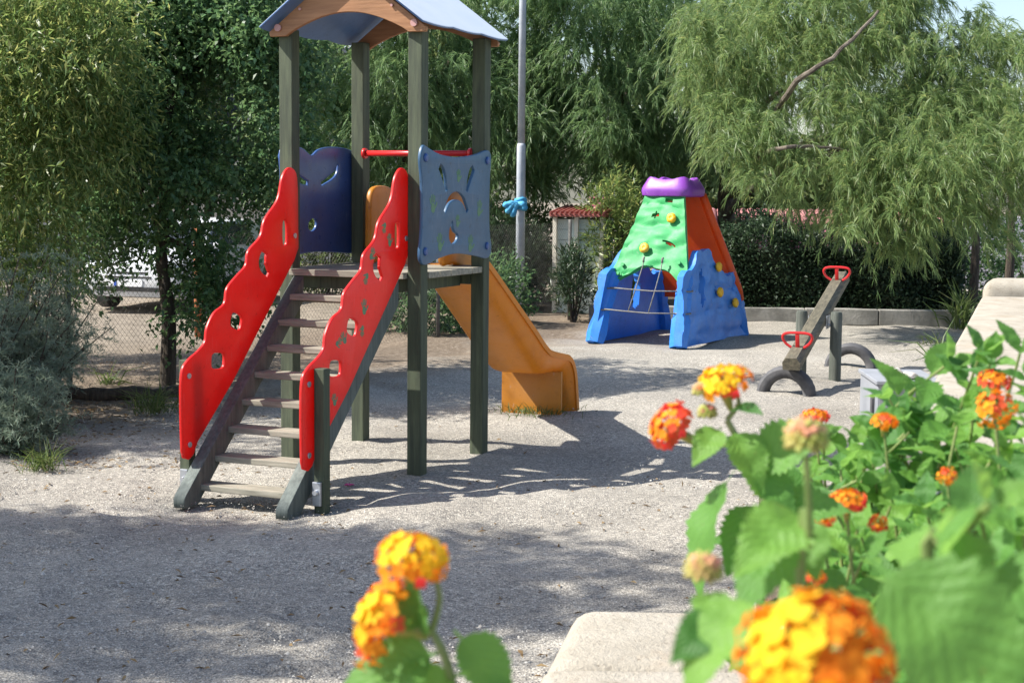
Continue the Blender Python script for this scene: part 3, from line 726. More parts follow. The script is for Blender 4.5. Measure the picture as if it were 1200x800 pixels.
def wallblock(pts, z0, z1, r, m, name, nseg=24, parent=None):
    """block with footprint polygon, top edges rounded, rough plaster relief"""
    bm = bmesh.new(); vs = [bm.verts.new((x, y, z0)) for x, y in pts]; f = bm.faces.new(vs)
    ext = bmesh.ops.extrude_face_region(bm, geom=[f]); tv = [v for v in ext['geom'] if isinstance(v, bmesh.types.BMVert)]
    for v in tv: v.co.z = z1
    bm.normal_update()
    es = [e for e in bm.edges if all(abs(v.co.z-z1) < 1e-6 for v in e.verts)]+[e for e in bm.edges if abs(e.verts[0].co.z-e.verts[1].co.z) > .01]
    bmesh.ops.bevel(bm, geom=es, offset=r, segments=4, affect='EDGES', profile=.5)
    bmesh.ops.triangulate(bm, faces=[f for f in bm.faces if len(f.verts) > 4])
    for _ in range(3):
        bmesh.ops.subdivide_edges(bm, edges=[e for e in bm.edges if e.calc_length() > .16], cuts=1, use_grid_fill=False)
        bmesh.ops.triangulate(bm, faces=[f for f in bm.faces if len(f.verts) > 4])
    for v in bm.verts: v.co += Vector((noise.noise(v.co*3+Vector((8, 0, 0))), noise.noise(v.co*3), noise.noise(v.co*2.6+Vector((0, 3, 0)))))*.0035
    return finish(name, bm, m, parent, 'auto')
root = empty('planter_wall', (0, 0, 0)); tag(root, 'pale stone planter wall end with rounded coping, in front at the bottom', 'wall')
wallblock([(-.02, .9), (.78, .9), (.78, 2.655), (.055, 2.655)], .02, .882, .03, M_STONE, 'coping', parent=root)
wallblock([(.058, 2.665), (.80, 2.665), (.80, 2.98), (.42, 3.05), (.13, 3.06)], .02, .879, .045, M_STONE, 'end_coping', parent=root)
root = empty('garden_wall', (0, 0, 0)); tag(root, 'long pale stone wall running back along the right with a raised rounded end', 'wall')
wa, wb = gnd(1150, 347, .9), gnd(1050, 522, .9)
wallblock([(wb.x, wb.y), (wb.x+1.3, wb.y), (wa.x+1.5, wa.y), (wa.x, wa.y)], .02, .90, .03, M_STONE, 'wall_body', parent=root)
wallblock([(wa.x+.01, wa.y+.02), (wa.x+1.5, wa.y+.02), (wa.x+1.6, wa.y+.42), (wa.x+.16, wa.y+.42)], .02, 1.03, .10, M_STONE, 'raised_end', parent=root)
bm = bmesh.new(); box(bm, (2.2, 2.6, .40), (2.8, 4.6, .76), .02)
bm.transform(Matrix.Identity(4))
tag(finish('soil', bm, M_SOIL), 'dark planter soil under the lantana', 'soil', kind='structure')

# ------------------------------------------------------------------ fence
def wire_fence(pts, hgt, pitch, label, post_at):
    root = empty('wire_fence', (0, 0, 0)); tag(root, label, 'fence')
    V, F = [], []; r = .0013
    for (x0, y0), (x1, y1) in zip(pts, pts[1:]):
        d = Vector((x1-x0, y1-y0, 0)); L = d.length; d.normalize(); nrm = Vector((-d.y, d.x, 0))
        k = -int(hgt/pitch)-1
        while k*pitch < L:
            for sgn in (1, -1):
                s0, s1 = k*pitch, k*pitch+hgt
                za, zb = (0, hgt) if sgn > 0 else (hgt, 0)
                # clip to run
                def cl(s): return min(max(s, 0), L)
                c0, c1 = cl(s0), cl(s1)
                if c1-c0 < .01: continue
                f0, f1 = (c0-s0)/hgt, (c1-s0)/hgt
                A = Vector((x0, y0, 0))+d*c0+Vector((0, 0, za+(zb-za)*f0+.02)); B = Vector((x0, y0, 0))+d*c1+Vector((0, 0, za+(zb-za)*f1+.02))
                t = (B-A).normalized(); u = t.cross(nrm).normalized(); b = len(V)
                for q in (A, B):
                    for an_ in (90, 210, 330): V.append(q+nrm*r*math.cos(R(an_))+u*r*math.sin(R(an_))+nrm*(.003*sgn))
                F += [(b, b+1, b+4, b+3), (b+1, b+2, b+5, b+4), (b+2, b, b+3, b+5)]
            k += 1
    from_np('wire_mesh', np.array([tuple(v) for v in V]), F, mat('weathered_wire', (.12, .11, .10), (.22, .21, .19), 8, .6, .4), root)
    for (x, y) in post_at:
        bm = bmesh.new(); tube(bm, [(x, y, -.2), (x, y, hgt+.06)], .022, 10); finish('post', bm, mat('dark_post', (.06, .06, .055), (.12, .11, .10), 8, .7), root)
P1, P2 = (-6.3, 7.86), (.76, 20.55)
fd = Vector((P2[0]-P1[0], P2[1]-P1[1])).normalized()
wire_fence([P1, P2], 1.25, .055, 'chain-link fence on thin dark posts along the left of the playground', [(P1[0]+fd.x*s, P1[1]+fd.y*s) for s in (2.6, 5.45, 8.3, 11.2, 14.52)])
bm = bmesh.new(); q = at(232, 300, 17.5); tube(bm, [(q.x, q.y, -.1), (q.x, q.y, 1.25)], .05, 10)
tag(finish('rusty_post', bm, mat('rust', (.25, .07, .02), (.40, .14, .05), 9, .85)), 'rusty orange post beyond the fence, beside the white car', 'post')

# ------------------------------------------------------------------ shed, buildings, car
def shed():
    b0 = gnd(645, 366); root = empty('shed', (b0.x+.06, b0.y+.1, 0), R(-12)); tag(root, 'small pale green shed with cream corner posts and red tiled roof edge', 'shed'); root.scale = (.66, 1, 1)
    mgw = mat('pale_green_boards', (.55, .63, .57), (.64, .70, .64), 4, .7); mcr = mat('cream_paint', (.66, .60, .48), (.72, .67, .56), 5, .6); mtl = mat('red_roof_tile', (.26, .06, .05), (.42, .15, .12), 18, .8)
    bm = bmesh.new()
    for k in range(9): box(bm, (.5, .55, .06+k*.146), (.98, 1.1, .141), .006)
    finish('wall', bm, mgw, root)
    for x in (.0, .46, 1.0):
        bm = bmesh.new(); box(bm, (x, -.03, .66), (.085, .085, 1.34), .006); finish('corner_post', bm, mcr, root)
    bm = bmesh.new(); box(bm, (.5, .5, 1.35), (1.18, 1.34, .04), .008)
    for k in range(12): tube(bm, [(-.06+k*.102, -.2, 1.385), (-.06+k*.102, 1.18, 1.47)], .022, 8)
    finish('roof', bm, mtl, root)
shed()
def house(p, sx, sy, h, label, mwall, rz=0, wins=()):
    root = empty('house', p, rz); tag(root, label, 'house')
    bm = bmesh.new(); box(bm, (0, 0, h/2), (sx, sy, h), .03); finish('wall', bm, mwall, root)
    bm = bmesh.new(); box(bm, (0, 0, h+.08), (sx+.5, sy+.5, .16), .02); finish('roof', bm, mat('roof_slab', (.35, .33, .31), (.45, .42, .4), 4, .9), root)
    mfr = mat('window_frame', (.6, .58, .55), rough=.5); mgl = mat('window_glass', (.03, .04, .05), (.06, .07, .08), 2, .1)
    for x, z, ww, hh in wins:
        b = bmesh.new(); box(b, (x, -sy/2-.01, z), (ww+.14, .08, hh+.14), .01); f = finish('window', b, mfr, root)
        b = bmesh.new(); box(b, (x, -sy/2-.045, z), (ww, .03, hh), .002); finish('pane', b, mgl, f)
mw = mat('white_render', (.60, .58, .55), (.70, .68, .64), 3, .85, bumps=(30, .2, .01))
house((-9.0, 37, 0), 13, 6, 4.6, 'pale rendered house glimpsed through the dark tree at the left', mw, R(6), [(-4, 1.5, 1.2, 1.2), (-.5, 1.5, 1.2, 1.2), (2.2, 3.2, 1.2, 1.1), (-3, 3.2, 1.2, 1.1), (4.5, 1.5, 1.1, 1.3)])
bm = bmesh.new(); box(bm, (12.0, 27.5, .6), (10, .2, 1.4), .02)
mwl = mat('lilac_wall', (.42, .40, .46), (.62, .59, .64), 5, .9, bumps=(14, .6, .03))
tag(finish('boundary_wall', bm, mwl), 'pale plastered boundary wall behind the tree trunks at the far right', 'wall')

def car():
    c = Vector((-4.72, 22.4, 0)); root = empty('parked_car', c, R(-16)); root.scale = (.86, .86, .86); tag(root, 'white car parked nose-on beyond the chain-link fence', 'car')
    mp = mat('white_car_paint', (.52, .53, .55), (.58, .59, .60), 2, .25); mg = mat('car_glass', (.02, .025, .03), (.04, .05, .055), 3, .06); mk = mat('black_trim', (.015, .015, .016), rough=.5)
    # body: lofted sections along y (front at -y)
    secs = [(-1.98, .30, .62, .70), (-1.93, .24, .72, .82), (-1.6, .2, .86, .86), (-1.0, .2, .95, .88), (-.9, .2, .96, .88), (.9, .2, .98, .88), (1.7, .22, .96, .86), (1.95, .3, .9, .8)]
    bm = bmesh.new(); rings = []
    for y, zb, zt, hw in secs:
        ring = [(-hw*.93, zb), (-hw, zb+.1), (-hw, (zb+zt)/2), (-hw*.97, zt-.06), (-hw*.88, zt), (0, zt+.03), (hw*.88, zt), (hw*.97, zt-.06), (hw, (zb+zt)/2), (hw, zb+.1), (hw*.93, zb)]
        rings.append([bm.verts.new((x, y, z)) for x, z in ring])
    for a, b in zip(rings, rings[1:]):
        for k in range(len(a)): bm.faces.new((a[k], a[(k+1) % len(a)], b[(k+1) % len(a)], b[k]))
    bm.faces.new(rings[0]); bm.faces.new(rings[-1]); body = finish('body', bm, mp, root, 'auto')
    bm = bmesh.new(); rings = []
    for y, z, hw in ((-.98, .95, .80), (-.45, 1.36, .66), (-.2, 1.43, .64), (.9, 1.44, .64), (1.5, 1.32, .64), (1.85, .95, .74)):
        rings.append([bm.verts.new(v) for v in ((-.82, y if z < 1 else y*1.0, .93), (-hw, y, z-.04 if z > 1 else z), (-hw*.8, y, z), (hw*.8, y, z), (hw, y, z-.04 if z > 1 else z), (.82, y, .93))])
    for a, b in zip(rings, rings[1:]):
        for k in range(6): bm.faces.new((a[k], a[(k+1) % 6], b[(k+1) % 6], b[k]))
    bm.faces.new(rings[0]); bm.faces.new(rings[-1]); finish('cabin', bm, mp, root, 'auto')
    def quad(name, vs, m, th=.012, par=root):
        bm = bmesh.new(); a, b, c_, d = [Vector(v) for v in vs]; n = (b-a).cross(d-a).normalized()*th
        A = [bm.verts.new(v-n) for v in (a, b, c_, d)]; B = [bm.verts.new(v+n) for v in (a, b, c_, d)]
        bm.faces.new(B); bm.faces.new(A[::-1])
        for k in range(4): bm.faces.new((A[k], A[(k+1) % 4], B[(k+1) % 4], B[k]))
        return finish(name, bm, m, par)
    quad('windscreen', [(-.66, -.93, 1.0), (.66, -.93, 1.0), (.56, -.50, 1.34), (-.56, -.50, 1.34)], mg, .02)
    for s in (-1, 1):
        quad('side_window', [(s*.79, -.7, 1.0), (s*.79, .95, 1.0), (s*.655, .85, 1.34), (s*.655, -.42, 1.34)], mg, .02)
        b = bmesh.new(); bmesh.ops.create_icosphere(b, subdivisions=3, radius=1, matrix=Matrix.Translation((s*.66, -1.84, .70)) @ Matrix.Diagonal((.17, .16, .10, 1))); finish('headlight', b, mat('headlight_glass', (.55, .57, .6), (.75, .76, .78), 20, .1), root, True)
        b = bmesh.new(); box(b, (s*.93, -.75, 1.02), (.14, .09, .11), .03); finish('wing_mirror', b, mp, root)
        for y in (-1.25, 1.25):
            b = bmesh.new(); tube(b, [(s*.68, y, .31), (s*.69, y, .31), (s*.86, y, .31), (s*.88, y, .31)], [.27, .31, .31, .27], 24); wh = finish('wheel', b, M_RUBBER, root, 'auto')
            b = bmesh.new(); tube(b, [(s*.84, y, .31), (s*.89, y, .31)], .18, 16); finish('rim', b, M_STEEL, wh)
    b = bmesh.new()
    for z, ww in ((.62, .62), (.55, .8), (.36, 1.1)): box(b, (0, -1.965, z), (ww, .05, .025 if z > .5 else .07), .004)
    finish('grille', b, mk, root)
    b = bmesh.new(); box(b, (0, -1.985, .455), (.50, .02, .11), .004); pl = finish('number_plate', b, mat('plate_white', (.72, .73, .74), rough=.4), root)
    b = bmesh.new(); box(b, (-.225, -1.998, .455), (.045, .01, .105), .001); finish('plate_strip', b, mat('plate_blue', (.03, .08, .4), rough=.4), pl)
car()

# ------------------------------------------------------------------ vegetation
def limb(bm, p0, p1, r0, r1, bend=.15, n=9, k=9):
    p0, p1 = Vector(p0), Vector(p1); L = (p1-p0).length
    mid = (p0+p1)/2+Vector((rnd.uniform(-1, 1), rnd.uniform(-1, 1), rnd.uniform(0, .8)))*bend*L
    pts = curve(p0, mid, p1, n)
    pts = [p+Vector((rnd.uniform(-1, 1), rnd.uniform(-1, 1), 0))*r0*.18 for p in pts]
    tube(bm, pts, [r0+(r1-r0)*i/(n-1) for i in range(n)], k)
    return pts
G_WEEP_LIT = leafmat('weeping_leaf_lit', [(.10, .175, .06), (.15, .24, .08), (.21, .295, .105), (.14, .22, .095), (.28, .31, .105)], .5, .42)  # sunlit copy of the weeping foliage colour
G_WEEP_SHADED = leafmat('weeping_leaf_shaded', [(.085, .165, .07), (.125, .22, .085), (.18, .27, .105), (.125, .21, .115)], .55, .42)  # shaded copy of the same foliage, tree shade mixed into the colour
G_BROAD = leafmat('broad_leaf', [(.05, .115, .05), (.08, .16, .06), (.125, .21, .08), (.07, .15, .08)], .46, .32)
G_WILLOW = leafmat('willow_leaf', [(.075, .14, .045), (.115, .19, .055), (.17, .235, .07), (.32, .34, .12)], .52, .38)
G_OLEAN = leafmat('oleander_leaf', [(.022, .045, .02), (.035, .065, .03), (.055, .085, .04)], .2, .35)
G_FEATH = leafmat('feathery_leaf', [(.11, .16, .115), (.16, .215, .155), (.21, .26, .19)], .3, .6)
G_FAR = leafmat('far_leaf', [(.07, .12, .04), (.11, .165, .055), (.17, .21, .08)], .4, .5)
G_GRASS = leafmat('grass_blade', [(.05, .09, .02), (.09, .14, .035), (.16, .18, .07)], .35, .5)
PINK = leafmat('pink_petal', [(.55, .12, .22), (.65, .22, .32), (.6, .3, .36)], .3, .6)

def mop(c, nt_, L, spread, nb, bl, bw, out=None):
    """a drooping mop of twigs with narrow leaves; returns arrays of leaf points, dirs"""
    P, D = [], []
    for k in range(nt_):
        a = rng.uniform(0, 2*np.pi); o = np.array([math.cos(a), math.sin(a), 0])
        if out is not None: o = o*.75+out*.8
        st = c+rng.normal(size=3)*spread*.25
        el = rng.uniform(-.15, 1.15); d0 = o*math.cos(el)+np.array([0, 0, math.sin(el)])
        ln = L*rng.uniform(.6, 1.25); t = np.sort(rng.random(nb)**.8)[:, None]
        pos = st+d0*ln*.75*t+np.array([0, 0, -1.])*ln*.62*t**2
        tan = d0*.8+np.array([0, 0, -1.])*t
        dirs = unit(tan)+rng.normal(size=(nb, 3))*.27+np.array([0, 0, -.12])
        P.append(pos); D.append(dirs)
    return np.concatenate(P), np.concatenate(D)
def weeping_tree(name_label, group, base, hgt, limbs, clumps, mleaf, bl=.13, bw=.011, L=.75, twigs=20, nb=22, bark=M_BARK, tr=.17, cat='tree'):
    root = empty('weeping_tree', base); tag(root, name_label, cat, group)
    b0 = Vector(base); bm = bmesh.new(); top = Vector((rnd.uniform(-.2, .2), rnd.uniform(-.2, .2), hgt))
    pts = limb(bm, (0, 0, -.2), top, tr, tr*.55, .06, 10, 12)
    for p in limbs:
        q = Vector(p)-b0; st = pts[min(9, max(3, int(9*min(1, (q.z*.75)/hgt))))]
        limb(bm, st, q, tr*.42, .022, .12)
    finish('trunk', bm, bark, root, 'auto')
    Ps, Ds = [], []
    ctr = np.array([b0.x, b0.y, 0])
    for c in clumps:
        c = np.array(c, float); o = c-ctr; o[2] = 0; o = o/max(np.linalg.norm(o), .01)
        p, d = mop(c, twigs, L*rng.uniform(.75, 1.25), .35, nb, bl, bw, o*.6); Ps.append(p); Ds.append(d)
    P = np.concatenate(Ps)-np.array([b0.x, b0.y, b0.z]); D = np.concatenate(Ds); n = len(P)
    V, F = blades(P, D, rng.uniform(.7, 1.3, n)*bl, rng.uniform(.7, 1.3, n)*bw, .6)
    from_np('crown', V, F, mleaf, root)
    return root
def ellipsoid_clumps(c, r, n, inner=.45, zmin=None, cond=None):
    out = []
    while len(out) < n:
        v = rng.normal(size=3); v /= np.linalg.norm(v); v *= (inner+(1-inner)*rng.random()**.6)
        p = np.array(c)+v*np.array(r)
        if zmin is not None and p[2] < zmin: continue
        if cond and not cond(p): continue
        out.append(p)
    return out
def px_clumps(lst, jitter=.0):
    return [np.array(tuple(at(x, y, d))) for x, y, d in lst]
# big sunlit weeping tree on the right
cl = px_clumps([(880, 60, 18.6), (940, 40, 18.8), (1000, 30, 19), (1060, 30, 19.2), (905, 120, 18.2), (960, 110, 18.3), (1030, 90, 18.6), (1090, 60, 19), (1120, 110, 18.6), (870, 170, 18), (930, 175, 17.8), (990, 165, 17.8), (1050, 150, 18),
                (1100, 140, 18), (1150, 125, 18.2), (1190, 105, 18.2), (1010, 205, 17.4), (1060, 200, 17.4), (1110, 190, 17.4), (1160, 175, 17.4), (1200, 170, 17.4), (1000, 232, 17.6), (1040, 235, 17.3), (1090, 228, 17.2), (1140, 220, 17.3), (1190, 215, 17.3), (1230, 200, 17.5),
                (850, 100, 18.8), (830, 30, 19), (900, 10, 19), (1060, 268, 17.6), (890, 185, 18.8), (1020, 140, 18.4), (970, 75, 18.8), (1080, 105, 18.8), (1240, 130, 18), (1020, 60, 19.2), (960, -10, 19.2), (1030, -30, 19.4), (1150, 70, 18.8), (1195, 60, 19), (1130, 35, 19.2), (830, 80, 18.6), (850, 140, 18.4), (1075, -10, 19.3)])
front = [c+rng.normal(size=3)*np.array([.24, .34, .20]) for c in cl for _ in range(9)]
cl = front+ellipsoid_clumps((4.6, 20.6, 3.9), (2.8, 1.8, 1.5), 110, .3, 2.3, lambda p: p[0] < 4.9 or p[2] < 3.05)
lim = [at(1030, 12, 19.2), at(945, 85, 19.2), at(1000, 176, 18.4), at(870, 60, 19.5), at(1100, 150, 19), at(1180, 150, 19), at(1040, 140, 19)]
wt = weeping_tree('large sunlit weeping tree with pale green hanging foliage at the right', 'weeping trees', gnd(862, 356), 2.5, lim, cl, G_WEEP_LIT, .125, .0068, .46, 17, 26)
bm = bmesh.new(); wb0 = Vector(wt.location)
for path in ([(880, 190, 19.6), (905, 140, 18.4), (935, 95, 17.45), (975, 68, 17.35), (1030, 14, 17.7)], [(870, 200, 19.4), (905, 176, 17.35), (950, 172, 17.25), (1000, 178, 17.5)]):
    P = smooth_loop([at(*q)-wb0 for q in path], 5, False); n_ = len(P); r0_ = .042 if path[0][0] == 880 else .028
    tube(bm, [p+Vector((rnd.uniform(-1, 1), 0, rnd.uniform(-1, 1)))*.012 for p in P], [r0_*(1.15-.75*k/(n_-1)) for k in range(n_)], 8)
finish('branch', bm, mat('branch_bark', (.07, .055, .042), (.19, .16, .125), 9, .9, bumps=(30, .8, .02)), wt, 'auto')
# shaded weeping trees behind
def weep_px(label, base, hgt, lst, extra, mleaf, **k):
    weeping_tree(label, 'weeping trees', base, hgt, [Vector(tuple(c)) for c in extra[::9]], [c+rng.normal(size=3)*np.array([.2, .2, .16]) for c in px_clumps(lst) for _ in range(4)]+extra, mleaf, **k)
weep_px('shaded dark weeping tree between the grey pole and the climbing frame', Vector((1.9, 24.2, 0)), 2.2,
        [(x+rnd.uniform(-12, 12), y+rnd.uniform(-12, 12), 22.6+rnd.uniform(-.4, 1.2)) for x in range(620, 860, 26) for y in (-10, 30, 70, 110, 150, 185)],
        ellipsoid_clumps((1.8, 24.2, 3.3), (2.3, 1.4, 1.9), 60, .3, 1.5), G_WEEP_SHADED, bl=.115, bw=.0095, L=.55, twigs=20, nb=24)
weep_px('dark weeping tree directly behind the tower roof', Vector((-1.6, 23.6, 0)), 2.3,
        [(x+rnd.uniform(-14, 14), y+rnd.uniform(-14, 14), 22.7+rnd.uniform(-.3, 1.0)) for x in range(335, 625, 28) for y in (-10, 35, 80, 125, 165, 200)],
        ellipsoid_clumps((-1.5, 23.4, 3.4), (2.4, 1.4, 2.0), 60, .3, 1.4), G_WEEP_SHADED, bl=.115, bw=.0095, L=.55, twigs=20, nb=24)

def broad_tree(kind, label, group, base, trunk_pts, limbs, clumps, n_leaf, r_clump, mleaf, ll=.065, lw=.035, tr=.09, bark=M_BARK, droop=.3):
    root = empty(kind, base); tag(root, label, 'tree', group); b0 = Vector(base)
    bm = bmesh.new(); tp = smooth_loop([Vector(p)-b0 for p in trunk_pts], 4, False)
    tube(bm, tp, [tr*(1-.55*i/(len(tp)-1)) for i in range(len(tp))], 10)
    for p in limbs: limb(bm, tp[len(tp)*2//3], Vector(p)-b0, tr*.4, .012, .15)
    finish('trunk', bm, bark, root, 'auto')
    n = n_leaf//len(clumps); Ps, Ds = [], []
    for c in clumps:
        rr = r_clump*rng.uniform(.7, 1.3)
        # twig bundles inside the clump: leaves sit along short twigs
        tw = max(4, n//9)
        o = rng.normal(size=(tw, 3)); o = unit(o)*rng.random((tw, 1))**.5*rr*np.array([1, 1, .8])
        d = unit(o+rng.normal(size=(tw, 3))*rr*.6+np.array([0, 0, -.1]))
        t = rng.random((tw, 9, 1)); p = (np.array(c)+o)[:, None]+d[:, None]*t*.32+np.array([0, 0, -.10])*t**2
        dd = d[:, None]*.5+rng.normal(size=(tw, 9, 3))*.55+np.array([0, 0, -droop])
        Ps.append(p.reshape(-1, 3)); Ds.append(dd.reshape(-1, 3))
    P = np.concatenate(Ps)-np.array(tuple(b0)); D = np.concatenate(Ds); N = rng.normal(size=P.shape)*.6+np.array([0, -.1, 1.0]); m = len(P)
    V, F = leaf_quads(P, D, N, rng.uniform(.7, 1.3, m)*ll, rng.uniform(.7, 1.3, m)*lw)
    from_np('crown', V, F, mleaf, root); return root
# dark broadleaf tree at the left, hanging low over the fence
base = gnd(196, 452)
cl = px_clumps([(x+rnd.uniform(-16, 16), y+rnd.uniform(-14, 14), 13.3+rnd.uniform(-.7, .9)) for x in range(110, 330, 36) for y in range(-10, 300, 36) if not (y > 235 and x > 215) and not (y > 228 and x > 118) and not (235 < x < 320 and 95 < y < 150)])
cl += px_clumps([(245, 300, 13.2), (262, 330, 13.1), (238, 355, 13.0), (228, 285, 13.3), (95, 300, 13.6), (148, 250, 13.5), (225, 262, 13.1)])
cl += ellipsoid_clumps((-2.9, 13.9, 3.5), (1.5, 1.2, 1.4), 34, .2, 2.2)
broad_tree('broadleaf_tree', 'dark green broadleaf tree with slim trunk left of the tower', 'broadleaf trees', base, [base, base+Vector((.02, 0, .6)), base+Vector((-.05, .05, 1.3)), base+Vector((.05, .1, 2.6))],
           [at(120, 150, 13.5), at(280, 180, 13.6), at(230, 60, 13.6), at(245, 300, 13.2)], cl, 80000, .30, G_BROAD, .052, .033, .075)
# yellow-green narrow-leaved tree at the far left edge
cl = px_clumps([(x+rnd.uniform(-14, 14), y+rnd.uniform(-14, 14), 11.9+rnd.uniform(-.6, .8)) for x in range(-60, 125, 34) for y in range(-20, 290, 34) if not (x > 55 and y > 215)])
base = at(18, 440, 12.3); base.z = 0
broad_tree('narrow_leaved_tree', 'yellow-green narrow-leaved tree at the left edge with pale thin trunk', 'broadleaf trees', base, [base, at(28, 300, 12.2), at(22, 235, 12.1), at(40, 90, 12.2), at(75, -20, 12.3)],
           [at(90, 40, 12), at(10, 60, 12), at(-40, 100, 12), at(80, 160, 12)], cl, 44000, .30, G_WILLOW, .072, .016, .045, M_PALEBARK, .45)

def bush(kind, label, c, r, n, mleaf, ll, lw, stems=9, group=None, up=.4, flowers=0):
    root = empty(kind, (c[0], c[1], 0)); tag(root, label, 'shrub', group)
    bm = bmesh.new(); tips = []
    for k in range(stems):
        a = rnd.uniform(0, 6.28); q = Vector((math.cos(a)*r[0]*rnd.uniform(.2, .8), math.sin(a)*r[1]*rnd.uniform(.2, .8), r[2]*rnd.uniform(.8, 1.9)))
        limb(bm, (q.x*.15, q.y*.15, -.05), q, .014, .004, .12, 7, 6); tips.append(q)
    finish('stem', bm, M_BARK, root, 'auto')
    k = n//8; v = unit(rng.normal(size=(k, 3)))*(.35+.65*rng.random((k, 1))**.5); o = v*np.array(r)+np.array([0, 0, r[2]])
    o += unit(rng.normal(size=(k, 3)))*.06
    d = unit(v+np.array([0, 0, up])+rng.normal(size=(k, 3))*.4); t = rng.random((k, 8, 1))
    P = (o[:, None]+d[:, None]*t*.22).reshape(-1, 3); D = (d[:, None]*.7+rng.normal(size=(k, 8, 3))*.5).reshape(-1, 3); P[:, 2] = np.maximum(P[:, 2], .03)
    N = rng.normal(size=P.shape)*.6+np.array([0, 0, 1.]); m = len(P)
    V, F = leaf_quads(P, D, N, rng.uniform(.7, 1.3, m)*ll, rng.uniform(.7, 1.3, m)*lw); from_np('foliage', V, F, mleaf, root)
    if flowers:
        v = unit(rng.normal(size=(flowers, 3))); v[:, 2] = np.abs(v[:, 2])*.8+.1; c0 = v*np.array(r)*1.03+np.array([0, 0, r[2]])
        P = (c0[:, None]+rng.normal(size=(flowers, 22, 3))*.055).reshape(-1, 3); D = rng.normal(size=P.shape); N = rng.normal(size=P.shape)
        V, F = leaf_quads(P, D, N, np.full(len(P), .045), np.full(len(P), .035)); from_np('blossom', V, F, PINK, root)
    return root
bush('oleander_bush', 'dark narrow-leaved oleander bush beside the pole and the shed', (-.15, 21.75), (.62, .45, .60), 9000, G_OLEAN, .12, .02, 12, 'oleander bushes', 1.1)
bush('oleander_bush', 'smaller oleander bush directly in front of the pale green shed', (.80, 20.25), (.20, .25, .42), 1500, G_OLEAN, .12, .02, 8, 'oleander bushes', 1.3)
bush('low_shrub', 'low green shrub under the tower platform, far behind', (-1.15, 18.2), (.75, .5, .36), 6000, G_BROAD, .06, .03, 9, 'low shrubs')
bush('low_shrub', 'low green shrub beside the slide, at the fence foot', (-.4, 19.4), (.6, .5, .42), 5000, G_BROAD, .06, .03, 9, 'low shrubs')
bush('low_shrub', 'green shrub in the distance behind the grey pole', (.1, 23.6), (.9, .5, .72), 8000, G_FAR, .08, .035, 9, 'low shrubs')
bush('low_shrub', 'green shrub in the distance, just left of the grey pole', (-1.4, 24.0), (.9, .5, .70), 8000, G_FAR, .08, .035, 9, 'low shrubs')
bush('low_shrub', 'green shrub in the distance behind the tower platform', (-2.9, 24.2), (.9, .5, .72), 8000, G_FAR, .08, .035, 9, 'low shrubs')
bush('flowering_oleander', 'pink flowering oleander behind the dark hedge, left one', (3.9, 24.8), (1.0, .6, .62), 6000, G_OLEAN, .12, .022, 9, 'flowering oleanders', .8, 60)
bush('flowering_oleander', 'pink flowering oleander behind the dark hedge, right one', (5.9, 25.2), (.9, .6, .6), 6000, G_OLEAN, .12, .022, 9, 'flowering oleanders', .8, 30)
bush('flowering_oleander', 'tall yellowish oleander with a single pink bloom above the shed', (1.45, 21.6), (.45, .5, .92), 7000, G_WILLOW, .11, .02, 9, 'flowering oleanders', .5, 2)
# dark clipped hedge behind the kerb
G_HEDGE = leafmat('hedge_leaf', [(.02, .042, .022), (.032, .062, .03), (.055, .09, .042)], .3, .5)
def hedge(label, x0, x1, y0, y1, h, n, mleaf):
    root = empty('hedge', ((x0+x1)/2, (y0+y1)/2, 0)); tag(root, label, 'hedge'); cx, cy = (x0+x1)/2, (y0+y1)/2
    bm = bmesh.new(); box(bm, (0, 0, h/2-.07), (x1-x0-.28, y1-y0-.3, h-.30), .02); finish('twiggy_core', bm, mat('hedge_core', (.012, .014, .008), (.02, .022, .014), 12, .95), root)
    P = rng.random((n, 3)); f = rng.integers(0, 5, n)
    P[f == 0, 1] = 0; P[f == 1, 1] = 0; P[f == 2, 0] = 1; P[f == 3, 2] = 1; P[f == 4, 0] = 0
    P = (P-np.array([.5, .5, 0]))*np.array([x1-x0, y1-y0, h])+rng.normal(size=(n, 3))*.07; P[:, 2] *= 1+.10*np.sin(P[:, 0]*4.3)+.07*np.sin(P[:, 0]*11+1)+.05*rng.normal(size=n); P[:, 1] += .07*np.sin(P[:, 0]*5+P[:, 2]*4); P[:, 2] = np.maximum(P[:, 2], .03)
    D = rng.normal(size=(n, 3))+np.array([0, -.4, .3]); N = rng.normal(size=(n, 3))+np.array([0, -.6, .6])
    V, F = leaf_quads(P, D, N, rng.uniform(.04, .075, n), rng.uniform(.022, .036, n)); from_np('foliage', V, F, mleaf, root)
hedge('dark clipped hedge behind the concrete kerb, ending in a straight edge', 3.0, 6.12, 21.1, 22.0, 1.12, 30000, G_HEDGE)
root = empty('tiled_wall', (5.2, 26.6, 0)); tag(root, 'low wall with faded red tiled top glimpsed behind the hedge', 'wall')
bm = bmesh.new(); box(bm, (0, 0, .5), (4.4, .2, 1.2), .01); finish('wall_body', bm, mw, root)
bm = bmesh.new()
for k in range(34): tube(bm, [(-2.15+k*.13, -.24, 1.12), (-2.15+k*.13, .1, 1.36)], .066, 8)
finish('tile_coping', bm, mat('faded_roof_tile', (.22, .075, .075), (.36, .17, .17), 18, .85), root)
